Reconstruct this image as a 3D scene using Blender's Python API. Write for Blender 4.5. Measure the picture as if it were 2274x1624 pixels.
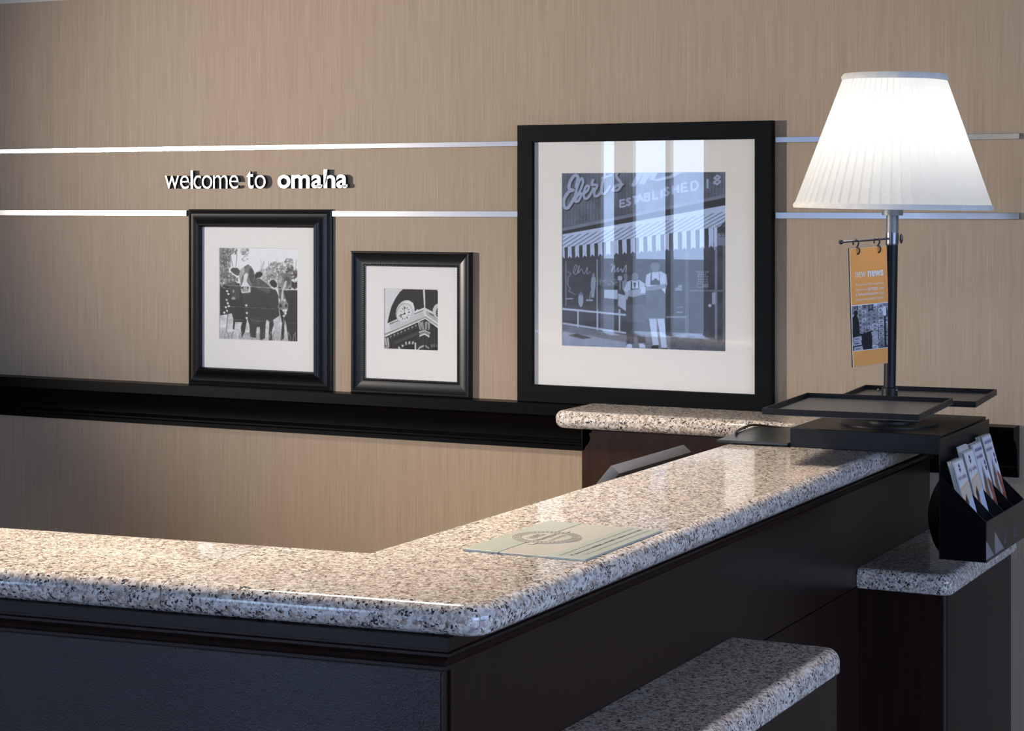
import bpy, bmesh, math, random
import numpy as np
from mathutils import Vector, Matrix

random.seed(7)
for o in list(bpy.data.objects):
    bpy.data.objects.remove(o)
scene = bpy.context.scene
COL = scene.collection

# ------------------------------------------------------------------ camera
CAM_Z = 1.56
YAW = math.radians(26.87)
cd = bpy.data.cameras.new('camera')
cam = bpy.data.objects.new('camera', cd)
COL.objects.link(cam)
cam.location = (0.0, -4.505, CAM_Z)
cam.rotation_euler = (math.radians(90), 0, YAW)
cd.sensor_width = 36.0
cd.lens = 4427.0 / 2274.0 * 36.0
cd.shift_y = -361.0 / 2274.0
cd.clip_start = 0.05
scene.camera = cam

# ------------------------------------------------------------------ world + view
w = bpy.data.worlds.new('world')
scene.world = w
w.use_nodes = True
bg = w.node_tree.nodes['Background']
bg.inputs['Color'].default_value = (0.50, 0.66, 1.0, 1)
bg.inputs['Strength'].default_value = 11.0
vs = scene.view_settings
vs.view_transform = 'Standard'
vs.look = 'None'
vs.exposure = 0.0
vs.gamma = 1.0
vs.use_curve_mapping = False


def area_light(name, loc, rot, sx, sy, power, color, portal=False, spread=math.pi):
    l = bpy.data.lights.new(name, 'AREA')
    l.shape = 'RECTANGLE'
    l.size, l.size_y = sx, sy
    l.energy = power
    l.color = color
    l.spread = spread
    if portal:
        l.cycles.is_portal = True
    o = bpy.data.objects.new(name, l)
    COL.objects.link(o)
    o.location = loc
    o.rotation_euler = rot
    return o


WARM = (1.0, 0.86, 0.70)
# recessed ceiling panels of the lobby
for i, (x, y, p) in enumerate([(-2.15, -1.60, 44), (-3.0, -6.4, 5)]):
    area_light('ceiling_panel_light', (x, y, 2.742), (0, 0, 0), 0.55, 0.55, p, WARM, spread=math.radians(96))
# studio spot standing at the left of the lobby, aimed at the greeting wall
sl = bpy.data.lights.new('wall_spot', 'SPOT')
sl.energy = 1150
sl.color = (1.0, 0.92, 0.83)
sl.spot_size = math.radians(37)
sl.spot_blend = 1.0
sl.shadow_soft_size = 0.08
so = bpy.data.objects.new('wall_spot', sl)
COL.objects.link(so)
so.location = (-6.4, -3.8, 1.70)
so.rotation_euler = (Vector((-2.05, 0.0, 1.80)) - Vector(so.location)).to_track_quat('-Z', 'Y').to_euler()

# ------------------------------------------------------------------ node helpers
def new_mat(name):
    m = bpy.data.materials.new(name)
    m.use_nodes = True
    nt = m.node_tree
    b = nt.nodes['Principled BSDF']
    return m, nt, b


def simple(name, col, rough=0.5, metal=0.0, spec=0.5, coat=0.0, bump=0.0, bscale=400.0, var=0.06, vscale=60.0):
    m, nt, b = new_mat(name)
    tc = nt.nodes.new('ShaderNodeTexCoord')
    n = nt.nodes.new('ShaderNodeTexNoise')
    n.inputs['Scale'].default_value = vscale
    n.inputs['Detail'].default_value = 3
    nt.links.new(tc.outputs['Object'], n.inputs['Vector'])
    r = nt.nodes.new('ShaderNodeValToRGB')
    c = Vector(col[:3])
    r.color_ramp.elements[0].position = 0.3
    r.color_ramp.elements[1].position = 0.7
    r.color_ramp.elements[0].color = (*(c * (1 - var)), 1)
    r.color_ramp.elements[1].color = (*(c * (1 + var)), 1)
    nt.links.new(n.outputs['Fac'], r.inputs['Fac'])
    nt.links.new(r.outputs['Color'], b.inputs['Base Color'])
    b.inputs['Roughness'].default_value = rough
    b.inputs['Metallic'].default_value = metal
    b.inputs['Specular IOR Level'].default_value = spec
    b.inputs['Coat Weight'].default_value = coat
    b.inputs['Coat Roughness'].default_value = 0.08
    if bump:
        n2 = nt.nodes.new('ShaderNodeTexNoise')
        n2.inputs['Scale'].default_value = bscale
        n2.inputs['Detail'].default_value = 2
        nt.links.new(tc.outputs['Object'], n2.inputs['Vector'])
        bp = nt.nodes.new('ShaderNodeBump')
        bp.inputs['Strength'].default_value = bump
        bp.inputs['Distance'].default_value = 0.001
        nt.links.new(n2.outputs['Fac'], bp.inputs['Height'])
        nt.links.new(bp.outputs['Normal'], b.inputs['Normal'])
    return m


def ramp(nt, stops):
    r = nt.nodes.new('ShaderNodeValToRGB')
    e = r.color_ramp.elements
    while len(e) < len(stops):
        e.new(0.5)
    for i, (p, c) in enumerate(stops):
        e[i].position = p
        e[i].color = (*c, 1) if len(c) == 3 else c
    return r


def wallcover():
    m, nt, b = new_mat('wallcovering')
    tc = nt.nodes.new('ShaderNodeTexCoord')

    def streak(sx, sz, detail):
        mp = nt.nodes.new('ShaderNodeMapping')
        mp.inputs['Scale'].default_value = (sx, sx, sz)
        nt.links.new(tc.outputs['Object'], mp.inputs['Vector'])
        n = nt.nodes.new('ShaderNodeTexNoise')
        n.inputs['Scale'].default_value = 1.0
        n.inputs['Detail'].default_value = detail
        n.inputs['Roughness'].default_value = 0.6
        nt.links.new(mp.outputs['Vector'], n.inputs['Vector'])
        return n
    a = streak(380, 6.0, 3)
    c = streak(60, 0.8, 3)
    mx = nt.nodes.new('ShaderNodeMath')
    mx.operation = 'MULTIPLY_ADD'
    mx.inputs[1].default_value = 0.74
    nt.links.new(a.outputs['Fac'], mx.inputs[0])
    m2 = nt.nodes.new('ShaderNodeMath')
    m2.operation = 'MULTIPLY'
    m2.inputs[1].default_value = 0.26
    nt.links.new(c.outputs['Fac'], m2.inputs[0])
    nt.links.new(m2.outputs[0], mx.inputs[2])
    r = ramp(nt, [(0.33, (0.320, 0.240, 0.168)), (0.5, (0.375, 0.286, 0.205)), (0.68, (0.425, 0.332, 0.246))])
    nt.links.new(mx.outputs[0], r.inputs['Fac'])
    nt.links.new(r.outputs['Color'], b.inputs['Base Color'])
    b.inputs['Roughness'].default_value = 0.62
    b.inputs['Specular IOR Level'].default_value = 0.3
    bp = nt.nodes.new('ShaderNodeBump')
    bp.inputs['Strength'].default_value = 0.25
    bp.inputs['Distance'].default_value = 0.001
    nt.links.new(mx.outputs[0], bp.inputs['Height'])
    nt.links.new(bp.outputs['Normal'], b.inputs['Normal'])
    return m


def granite():
    m, nt, b = new_mat('granite')
    tc = nt.nodes.new('ShaderNodeTexCoord')

    def vor(scale):
        v = nt.nodes.new('ShaderNodeTexVoronoi')
        v.inputs['Scale'].default_value = scale
        nt.links.new(wv, v.inputs['Vector'])
        return v
    # wobble the lookup so that the grains have ragged edges
    nz = nt.nodes.new('ShaderNodeTexNoise')
    nz.inputs['Scale'].default_value = 260
    nz.inputs['Detail'].default_value = 2
    nt.links.new(tc.outputs['Object'], nz.inputs['Vector'])
    sc = nt.nodes.new('ShaderNodeVectorMath')
    sc.operation = 'MULTIPLY_ADD'
    sc.inputs[1].default_value = (0.008, 0.008, 0.008)
    nt.links.new(nz.outputs['Color'], sc.inputs[0])
    nt.links.new(tc.outputs['Object'], sc.inputs[2])
    wv = sc.outputs[0]
    v1 = vor(230)
    sep = nt.nodes.new('ShaderNodeSeparateColor')
    nt.links.new(v1.outputs['Color'], sep.inputs[0])
    r1 = ramp(nt, [(0.0, (0.29, 0.215, 0.172)), (0.18, (0.44, 0.345, 0.285)), (0.40, (0.64, 0.570, 0.505)),
                   (0.66, (0.77, 0.730, 0.675)), (0.84, (0.53, 0.490, 0.455)), (1.0, (0.27, 0.255, 0.245))])
    r1.color_ramp.interpolation = 'LINEAR'
    nt.links.new(sep.outputs[0], r1.inputs['Fac'])
    # black mica
    v2 = vor(340)
    s2 = nt.nodes.new('ShaderNodeSeparateColor')
    nt.links.new(v2.outputs['Color'], s2.inputs[0])
    n3 = nt.nodes.new('ShaderNodeTexNoise')
    n3.inputs['Scale'].default_value = 70
    n3.inputs['Detail'].default_value = 3
    nt.links.new(tc.outputs['Object'], n3.inputs['Vector'])
    ad = nt.nodes.new('ShaderNodeMath')
    ad.operation = 'MULTIPLY_ADD'
    ad.inputs[1].default_value = 0.9
    nt.links.new(n3.outputs['Fac'], ad.inputs[0])
    nt.links.new(s2.outputs[0], ad.inputs[2])
    r2 = ramp(nt, [(0.0, (0, 0, 0)), (1.29 / 2, (0, 0, 0)), (1.35 / 2, (1, 1, 1))])
    hv = nt.nodes.new('ShaderNodeMath')
    hv.operation = 'MULTIPLY'
    hv.inputs[1].default_value = 0.5
    nt.links.new(ad.outputs[0], hv.inputs[0])
    nt.links.new(hv.outputs[0], r2.inputs['Fac'])
    mix = nt.nodes.new('ShaderNodeMix')
    mix.data_type = 'RGBA'
    mix.inputs['B'].default_value = (0.035, 0.033, 0.036, 1)
    nt.links.new(r2.outputs['Color'], mix.inputs['Factor'])
    nt.links.new(r1.outputs['Color'], mix.inputs['A'])
    nt.links.new(mix.outputs['Result'], b.inputs['Base Color'])
    b.inputs['Roughness'].default_value = 0.09
    b.inputs['Specular IOR Level'].default_value = 0.5
    return m


def dark_wood(name, c0, c1, rough, bump, bscale, coat=0.2, spec=0.4):
    m, nt, b = new_mat(name)
    tc = nt.nodes.new('ShaderNodeTexCoord')
    mp = nt.nodes.new('ShaderNodeMapping')
    mp.inputs['Scale'].default_value = (60, 60, 5)
    nt.links.new(tc.outputs['Object'], mp.inputs['Vector'])
    n = nt.nodes.new('ShaderNodeTexNoise')
    n.inputs['Scale'].default_value = 1
    n.inputs['Detail'].default_value = 4
    nt.links.new(mp.outputs['Vector'], n.inputs['Vector'])
    r = ramp(nt, [(0.3, c0), (0.7, c1)])
    nt.links.new(n.outputs['Fac'], r.inputs['Fac'])
    nt.links.new(r.outputs['Color'], b.inputs['Base Color'])
    b.inputs['Roughness'].default_value = rough
    b.inputs['Specular IOR Level'].default_value = spec
    b.inputs['Coat Weight'].default_value = coat
    b.inputs['Coat Roughness'].default_value = 0.12
    if bump:
        n2 = nt.nodes.new('ShaderNodeTexNoise')
        n2.inputs['Scale'].default_value = bscale
        n2.inputs['Detail'].default_value = 1
        nt.links.new(tc.outputs['Object'], n2.inputs['Vector'])
        bp = nt.nodes.new('ShaderNodeBump')
        bp.inputs['Strength'].default_value = bump
        bp.inputs['Distance'].default_value = 0.0006
        nt.links.new(n2.outputs['Fac'], bp.inputs['Height'])
        nt.links.new(bp.outputs['Normal'], b.inputs['Normal'])
        nt.links.new(bp.outputs['Normal'], b.inputs['Coat Normal'])
    return m


def pane_glass(name, tint=(1, 1, 1), rough=0.0, ior=1.5):
    m = bpy.data.materials.new(name)
    m.use_nodes = True
    nt = m.node_tree
    nt.nodes.clear()
    out = nt.nodes.new('ShaderNodeOutputMaterial')
    mx = nt.nodes.new('ShaderNodeMixShader')
    lw = nt.nodes.new('ShaderNodeLayerWeight')
    lw.inputs['Blend'].default_value = 0.5
    pw5 = nt.nodes.new('ShaderNodeMath')
    pw5.operation = 'POWER'
    pw5.inputs[1].default_value = 5.0
    nt.links.new(lw.outputs['Facing'], pw5.inputs[0])
    fr = nt.nodes.new('ShaderNodeMath')            # Schlick, both faces of the pane
    fr.operation = 'MULTIPLY_ADD'
    r0 = 2 * ((ior - 1) / (ior + 1)) ** 2
    fr.inputs[1].default_value = 1 - r0
    fr.inputs[2].default_value = r0
    nt.links.new(pw5.outputs[0], fr.inputs[0])
    tr = nt.nodes.new('ShaderNodeBsdfTransparent')
    tr.inputs['Color'].default_value = (*tint, 1)
    gl = nt.nodes.new('ShaderNodeBsdfGlossy')
    gl.inputs['Roughness'].default_value = rough
    nt.links.new(fr.outputs[0], mx.inputs[0])
    nt.links.new(tr.outputs[0], mx.inputs[1])
    nt.links.new(gl.outputs[0], mx.inputs[2])
    nt.links.new(mx.outputs[0], out.inputs[0])
    return m


def shade_cloth():
    m = bpy.data.materials.new('pleated_cloth')
    m.use_nodes = True
    nt = m.node_tree
    nt.nodes.clear()
    out = nt.nodes.new('ShaderNodeOutputMaterial')
    mx = nt.nodes.new('ShaderNodeMixShader')
    mx.inputs[0].default_value = 0.55
    tc = nt.nodes.new('ShaderNodeTexCoord')
    n = nt.nodes.new('ShaderNodeTexNoise')
    n.inputs['Scale'].default_value = 500
    nt.links.new(tc.outputs['Object'], n.inputs['Vector'])
    r = ramp(nt, [(0.2, (0.86, 0.86, 0.83)), (0.8, (0.94, 0.94, 0.92))])
    nt.links.new(n.outputs['Fac'], r.inputs['Fac'])
    d = nt.nodes.new('ShaderNodeBsdfDiffuse')
    t = nt.nodes.new('ShaderNodeBsdfTranslucent')
    nt.links.new(r.outputs['Color'], d.inputs['Color'])
    nt.links.new(r.outputs['Color'], t.inputs['Color'])
    nt.links.new(d.outputs[0], mx.inputs[1])
    nt.links.new(t.outputs[0], mx.inputs[2])
    nt.links.new(mx.outputs[0], out.inputs[0])
    return m


def emit(name, col, strength):
    m = bpy.data.materials.new(name)
    m.use_nodes = True
    nt = m.node_tree
    nt.nodes.clear()
    out = nt.nodes.new('ShaderNodeOutputMaterial')
    e = nt.nodes.new('ShaderNodeEmission')
    e.inputs['Color'].default_value = (*col, 1)
    e.inputs['Strength'].default_value = strength
    nt.links.new(e.outputs[0], out.inputs[0])
    return m


def print_mat(name, rough=0.55, spec=0.3):
    m, nt, b = new_mat(name)
    a = nt.nodes.new('ShaderNodeVertexColor')
    a.layer_name = 'ink'
    nt.links.new(a.outputs['Color'], b.inputs['Base Color'])
    b.inputs['Roughness'].default_value = rough
    b.inputs['Specular IOR Level'].default_value = spec
    return m


def brushed(name, col, rough):
    m, nt, b = new_mat(name)
    tc = nt.nodes.new('ShaderNodeTexCoord')
    mp = nt.nodes.new('ShaderNodeMapping')
    mp.inputs['Scale'].default_value = (4, 500, 900)
    nt.links.new(tc.outputs['Object'], mp.inputs['Vector'])
    n = nt.nodes.new('ShaderNodeTexNoise')
    n.inputs['Scale'].default_value = 1
    nt.links.new(mp.outputs['Vector'], n.inputs['Vector'])
    r = ramp(nt, [(0.3, tuple(c * 0.93 for c in col)), (0.7, col)])
    nt.links.new(n.outputs['Fac'], r.inputs['Fac'])
    nt.links.new(r.outputs['Color'], b.inputs['Base Color'])
    b.inputs['Metallic'].default_value = 1.0
    b.inputs['Roughness'].default_value = rough
    return m


M = {}
M['wall'] = wallcover()
M['paint'] = simple('wall_paint', (0.62, 0.60, 0.58), 0.7, var=0.03)
M['lobby'] = simple('lobby_paint', (0.11, 0.095, 0.085), 0.7, var=0.05)
M['ceil'] = simple('ceiling_paint', (0.50, 0.49, 0.47), 0.8, var=0.02)
M['floor'] = simple('floor_tile', (0.20, 0.17, 0.15), 0.22, var=0.2, vscale=6)
M['ground'] = simple('pavement', (0.22, 0.22, 0.22), 0.8)
M['granite'] = granite()
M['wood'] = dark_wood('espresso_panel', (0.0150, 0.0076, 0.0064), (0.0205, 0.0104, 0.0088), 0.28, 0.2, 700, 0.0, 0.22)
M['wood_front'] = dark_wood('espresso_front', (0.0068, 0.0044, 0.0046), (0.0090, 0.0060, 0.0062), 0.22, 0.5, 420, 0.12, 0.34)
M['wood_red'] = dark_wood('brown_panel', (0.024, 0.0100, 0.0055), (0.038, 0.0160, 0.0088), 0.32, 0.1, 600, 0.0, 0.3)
M['black_shelf'] = dark_wood('black_lacquer', (0.0022, 0.0020, 0.0020), (0.0032, 0.0029, 0.0029), 0.34, 0.0, 1, 0.0, 0.07)
M['frame_black'] = simple('frame_black', (0.0055, 0.0055, 0.0062), 0.30, spec=0.4, var=0.15)
M['frame_matte'] = simple('frame_matte_black', (0.0060, 0.0066, 0.0074), 0.45, spec=0.05, var=0.1)
M['mat'] = simple('mat_board', (0.80, 0.79, 0.77), 0.75, var=0.012, vscale=300)
M['matcut'] = simple('mat_bevel', (0.86, 0.85, 0.82), 0.7)
M['print'] = print_mat('photo_print')
M['glossprint'] = print_mat('leaflet_print', 0.3, 0.5)
M['glass'] = pane_glass('picture_glass')
M['winglass'] = pane_glass('window_glass', (0.92, 0.96, 1.0))
M['acrylic'] = pane_glass('clear_acrylic', (0.82, 0.83, 0.85), 0.05)
M['rail'] = brushed('brushed_rail', (0.31, 0.305, 0.315), 0.27)
M['letter'] = simple('satin_letter', (0.66, 0.655, 0.64), 0.34, metal=0.7, var=0.03)
M['letter_sky'] = simple('satin_letter_sky_tint', (0.52, 0.53, 0.57), 0.30, metal=0.7, var=0.03)  # same metal; cool reflection of the sky window put into the colour
M['letter_side'] = simple('letter_edge', (0.012, 0.012, 0.012), 0.5)
M['blackmetal'] = simple('black_powder_coat', (0.0050, 0.0055, 0.0075), 0.40, spec=0.28, bump=0.3, bscale=900, var=0.15)
M['traymetal'] = simple('tray_powder_coat', (0.075, 0.082, 0.092), 0.34, bump=0.4, bscale=900, var=0.2)
M['greymetal'] = simple('grey_hammered_metal', (0.16, 0.175, 0.185), 0.42, metal=0.5, bump=0.3, bscale=900, var=0.12)
M['steel'] = simple('dark_steel', (0.20, 0.20, 0.21), 0.28, metal=0.9)
M['hook'] = simple('black_hook', (0.02, 0.02, 0.022), 0.22, coat=0.4)
M['blackplastic'] = simple('black_plastic', (0.0030, 0.0030, 0.0045), 0.36, spec=0.25, var=0.1)
M['cloth'] = shade_cloth()
M['clothband'] = simple('shade_trim', (0.86, 0.85, 0.80), 0.8)
M['bulb'] = emit('lit_bulb', (1.0, 0.97, 0.92), 54.0)
M['orange'] = simple('orange_print', (1.0, 0.43, 0.11), 0.4, var=0.02)
M['white'] = simple('white_ink', (0.88, 0.88, 0.88), 0.5, var=0.01)
M['paper'] = simple('paper_shaded', (0.52, 0.515, 0.50), 0.7, var=0.08, vscale=900)  # greyer than the paper: shade on the stack sides put into the colour
M['plate_a'] = simple('satin_plate', (0.44, 0.48, 0.43), 0.33, metal=0.35, var=0.02)
M['plate_b'] = simple('satin_plate_warm', (0.49, 0.475, 0.42), 0.33, metal=0.3, var=0.02)
M['engrave'] = simple('engraved_ink', (0.16, 0.17, 0.17), 0.6)
M['engrave_dark'] = simple('engraved_dark_ink', (0.02, 0.02, 0.025), 0.6)
M['pad'] = simple('desk_pad_black', (0.025, 0.028, 0.029), 0.28, var=0.1)
M['monitor'] = simple('monitor_grey', (0.10, 0.105, 0.12), 0.38, var=0.05)
M['screen'] = simple('dark_screen', (0.01, 0.01, 0.012), 0.1)
M['cable'] = simple('black_cable', (0.008, 0.008, 0.009), 0.35)


# ------------------------------------------------------------------ object helpers
def link(o, parent=None):
    COL.objects.link(o)
    if parent is not None:
        o.parent = parent
        o.matrix_parent_inverse = parent.matrix_basis.inverted()
    return o


def obj(name, verts, faces, mat, parent=None, smooth=False, angle=None):
    me = bpy.data.meshes.new(name)
    me.from_pydata([tuple(v) for v in verts], [], faces)
    me.validate()
    bm = bmesh.new()
    bm.from_mesh(me)
    bmesh.ops.recalc_face_normals(bm, faces=bm.faces)
    if smooth:
        for f in bm.faces:
            f.smooth = True
        if angle:
            for e in bm.edges:
                if len(e.link_faces) == 2 and e.calc_face_angle(0) > math.radians(angle):
                    e.smooth = False
    bm.to_mesh(me)
    bm.free()
    if isinstance(mat, str):
        mat = M[mat]
    me.materials.append(mat)
    return link(bpy.data.objects.new(name, me), parent)


def bmobj(name, bm, mat, parent=None, smooth=False, angle=40):
    bmesh.ops.recalc_face_normals(bm, faces=bm.faces)
    if smooth:
        for f in bm.faces:
            f.smooth = True
        for e in bm.edges:
            if len(e.link_faces) == 2 and e.calc_face_angle(0) > math.radians(angle):
                e.smooth = False
    me = bpy.data.meshes.new(name)
    bm.to_mesh(me)
    bm.free()
    me.materials.append(M[mat] if isinstance(mat, str) else mat)
    return link(bpy.data.objects.new(name, me), parent)


def thing(name, loc, label, cat, group=None):
    o = bpy.data.objects.new(name, None)
    o.empty_display_size = 0.05
    COL.objects.link(o)
    o.location = loc
    bpy.context.view_layer.update()
    return tag(o, label, cat, group)


def tag(o, label, cat, group=None):
    o['label'] = label
    o['category'] = cat
    if group:
        o['group'] = group
    return o


def struct(o):
    o['kind'] = 'structure'
    return o


def box_bm(x0, x1, y0, y1, z0, z1, bev=0.0, seg=2, mtx=None):
    bm = bmesh.new()
    bmesh.ops.create_cube(bm, size=1.0)
    for v in bm.verts:
        v.co = Vector((x0 + (v.co.x + .5) * (x1 - x0), y0 + (v.co.y + .5) * (y1 - y0), z0 + (v.co.z + .5) * (z1 - z0)))
    if bev:
        bmesh.ops.bevel(bm, geom=list(bm.edges), offset=bev, segments=seg, profile=0.5, affect='EDGES')
    if mtx is not None:
        bm.transform(mtx)
    return bm


def box(name, x0, x1, y0, y1, z0, z1, mat, parent=None, bev=0.0, seg=2, mtx=None):
    return bmobj(name, box_bm(x0, x1, y0, y1, z0, z1, bev, seg, mtx), mat, parent)


def add_tube(V, F, pts, r, n=10, cap=True):
    pts = [Vector(p) for p in pts]
    base = len(V)
    up = None
    for i, p in enumerate(pts):
        a = pts[max(i - 1, 0)]
        b = pts[min(i + 1, len(pts) - 1)]
        t = (b - a).normalized()
        if up is None:
            up = Vector((0, 0, 1)) if abs(t.z) < 0.9 else Vector((1, 0, 0))
        s = t.cross(up).normalized()
        up = s.cross(t).normalized()
        rr = r[i] if isinstance(r, (list, tuple)) else r
        for k in range(n):
            an = 2 * math.pi * k / n
            V.append(p + (s * math.cos(an) + up * math.sin(an)) * rr)
    for i in range(len(pts) - 1):
        for k in range(n):
            k2 = (k + 1) % n
            F.append((base + i * n + k, base + i * n + k2, base + (i + 1) * n + k2, base + (i + 1) * n + k))
    if cap:
        F.append(tuple(base + k for k in range(n))[::-1])
        F.append(tuple(base + (len(pts) - 1) * n + k for k in range(n)))


def tube(name, pts, r, mat, parent=None, n=12):
    V, F = [], []
    add_tube(V, F, pts, r, n)
    return obj(name, V, F, mat, parent, True, 50)


def lathe(name, prof, mat, parent=None, n=32, mtx=None, center=(0, 0)):
    """prof: list of (r, z)"""
    V, F = [], []
    for (r, z) in prof:
        for k in range(n):
            a = 2 * math.pi * k / n
            V.append(Vector((center[0] + r * math.cos(a), center[1] + r * math.sin(a), z)))
    for i in range(len(prof) - 1):
        for k in range(n):
            k2 = (k + 1) % n
            F.append((i * n + k, i * n + k2, (i + 1) * n + k2, (i + 1) * n + k))
    if prof[0][0] > 1e-5:
        F.append(tuple(range(n))[::-1])
    if prof[-1][0] > 1e-5:
        F.append(tuple((len(prof) - 1) * n + k for k in range(n)))
    if mtx is not None:
        V = [mtx @ v for v in V]
    return obj(name, V, F, mat, parent, True, 40)


def line_x(p, d, q, e):
    den = d[0] * e[1] - d[1] * e[0]
    t = ((q[0] - p[0]) * e[1] - (q[1] - p[1]) * e[0]) / den
    return (p[0] + d[0] * t, p[1] + d[1] * t)


def slab(name, pts, z0, z1, rounded, corner, rt, rb, mat, parent, seg=7):
    """Stone slab. pts: ccw outline; rounded: set of edge indices with a moulded edge;
    corner: {vertex index: plan radius}; rt / rb: top and bottom edge radius."""
    n = len(pts)
    out, flags = [], []          # flags[i] = is edge (out[i] -> out[i+1]) rounded
    for i in range(n):
        p = Vector(pts[i])
        prv = Vector(pts[i - 1])
        nxt = Vector(pts[(i + 1) % n])
        fl = i in rounded
        if i in corner:
            r = corner[i]
            d1 = (prv - p).normalized()
            d2 = (nxt - p).normalized()
            ang = d1.angle(d2)
            tl = r / math.tan(ang / 2)
            c = p + (d1 + d2).normalized() * (r / math.sin(ang / 2))
            a0 = (p + d1 * tl) - c
            a1 = (p + d2 * tl) - c
            tot = a0.angle_signed(a1)
            K = 8
            for k in range(K + 1):
                th = tot * k / K
                cs, sn = math.cos(-th), math.sin(-th)
                out.append(c + Vector((a0.x * cs - a0.y * sn, a0.x * sn + a0.y * cs)))
                flags.append(True if k < K else fl)
        else:
            out.append(p)
            flags.append(fl)
    m = len(out)
    prof = []
    for k in range(seg + 1):
        a = math.pi / 2 * k / seg
        prof.append((rb * (1 - math.sin(a)), z0 + rb * (1 - math.cos(a))))
    for k in range(seg + 1):
        a = math.pi / 2 * k / seg
        prof.append((rt * (1 - math.cos(a)), z1 - rt * (1 - math.sin(a))))
    V, F = [], []
    for (ins, z) in prof:
        for i in range(m):
            a, b, c = out[i - 1], out[i], out[(i + 1) % m]
            d1 = (b - a).normalized()
            d2 = (c - b).normalized()
            o1 = ins if flags[i - 1] else 0.0
            o2 = ins if flags[i] else 0.0
            n1 = Vector((-d1.y, d1.x))
            n2 = Vector((-d2.y, d2.x))
            p1 = b + n1 * o1
            p2 = b + n2 * o2
            if abs(d1.cross(d2)) < 1e-4:
                q = p1
            else:
                q = line_x(p1, d1, p2, d2)
            V.append((q[0], q[1], z))
    R = len(prof)
    for j in range(R - 1):
        for i in range(m):
            i2 = (i + 1) % m
            F.append((j * m + i, j * m + i2, (j + 1) * m + i2, (j + 1) * m + i))
    F.append(tuple(range(m))[::-1])
    F.append(tuple((R - 1) * m + i for i in range(m)))
    o = obj(name, V, F, mat, parent, True, 35)
    me = o.data
    cap = set()
    for p in me.polygons:
        if len(p.vertices) > 4:
            p.use_smooth = False
            cap.update(p.edge_keys)
    for e in me.edges:
        if e.key in cap or tuple(sorted(e.vertices)) in cap:
            e.use_edge_sharp = True
    return o


def moulding(name, path, prof, mat, parent=None):
    """Sweep a profile of (outward offset, z) along a plan polyline; outward is the right-hand side."""
    V, F = [], []
    P = [Vector(p) for p in path]
    for (d, z) in prof:
        for i, p in enumerate(P):
            if i == 0 or i == len(P) - 1:
                t = (P[1] - P[0]).normalized() if i == 0 else (P[-1] - P[-2]).normalized()
                q = p + Vector((t.y, -t.x)) * d
            else:
                t1 = (p - P[i - 1]).normalized()
                t2 = (P[i + 1] - p).normalized()
                q = line_x(p + Vector((t1.y, -t1.x)) * d, t1, p + Vector((t2.y, -t2.x)) * d, t2)
            V.append((q[0], q[1], z))
    n = len(P)
    k = len(prof)
    for j in range(k):
        j2 = (j + 1) % k
        for i in range(n - 1):
            F.append((j * n + i, j * n + i + 1, j2 * n + i + 1, j2 * n + i))
    F.append(tuple(j * n for j in range(k)))
    F.append(tuple(j * n + n - 1 for j in range(k))[::-1])
    return obj(name, V, F, mat, parent, True, 30)


DG = None


def text_mesh(body, offset=0.0, extrude=0.0, spacing=1.0, res=6, align='LEFT'):
    """Flat text from the built-in font as raw geometry (verts, faces)."""
    cu = bpy.data.curves.new('lettering', 'FONT')
    cu.body = body
    cu.size = 1.0
    cu.offset = offset
    cu.extrude = extrude
    cu.space_character = spacing
    cu.resolution_u = res
    cu.align_x = align
    o = bpy.data.objects.new('lettering', cu)
    COL.objects.link(o)
    bpy.context.view_layer.update()
    dg = bpy.context.evaluated_depsgraph_get()
    me = bpy.data.meshes.new_from_object(o.evaluated_get(dg))
    V = [v.co.copy() for v in me.vertices]
    F = [tuple(p.vertices) for p in me.polygons]
    bpy.data.objects.remove(o)
    bpy.data.curves.remove(cu)
    bpy.data.meshes.remove(me)
    return V, F


def fit(V, x0, x1, y0, y1):
    a = min(v.x for v in V)
    b = max(v.x for v in V)
    c = min(v.y for v in V)
    d = max(v.y for v in V)
    return [Vector((x0 + (v.x - a) / (b - a) * (x1 - x0), y0 + (v.y - c) / (d - c) * (y1 - y0), v.z)) for v in V]


def basis(o, ex, ey, ez):
    m = Matrix.Identity(4)
    for i in range(3):
        m[i][0], m[i][1], m[i][2], m[i][3] = ex[i], ey[i], ez[i], o[i]
    return m


def flat_text(name, body, mtx, x0, x1, y0, y1, mat, parent, offset=0.0, lift=0.0003):
    V, F = text_mesh(body, offset)
    V = [mtx @ Vector((v.x, v.y, lift)) for v in fit(V, x0, x1, y0, y1)]
    return obj(name, V, F, mat, parent)


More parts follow.
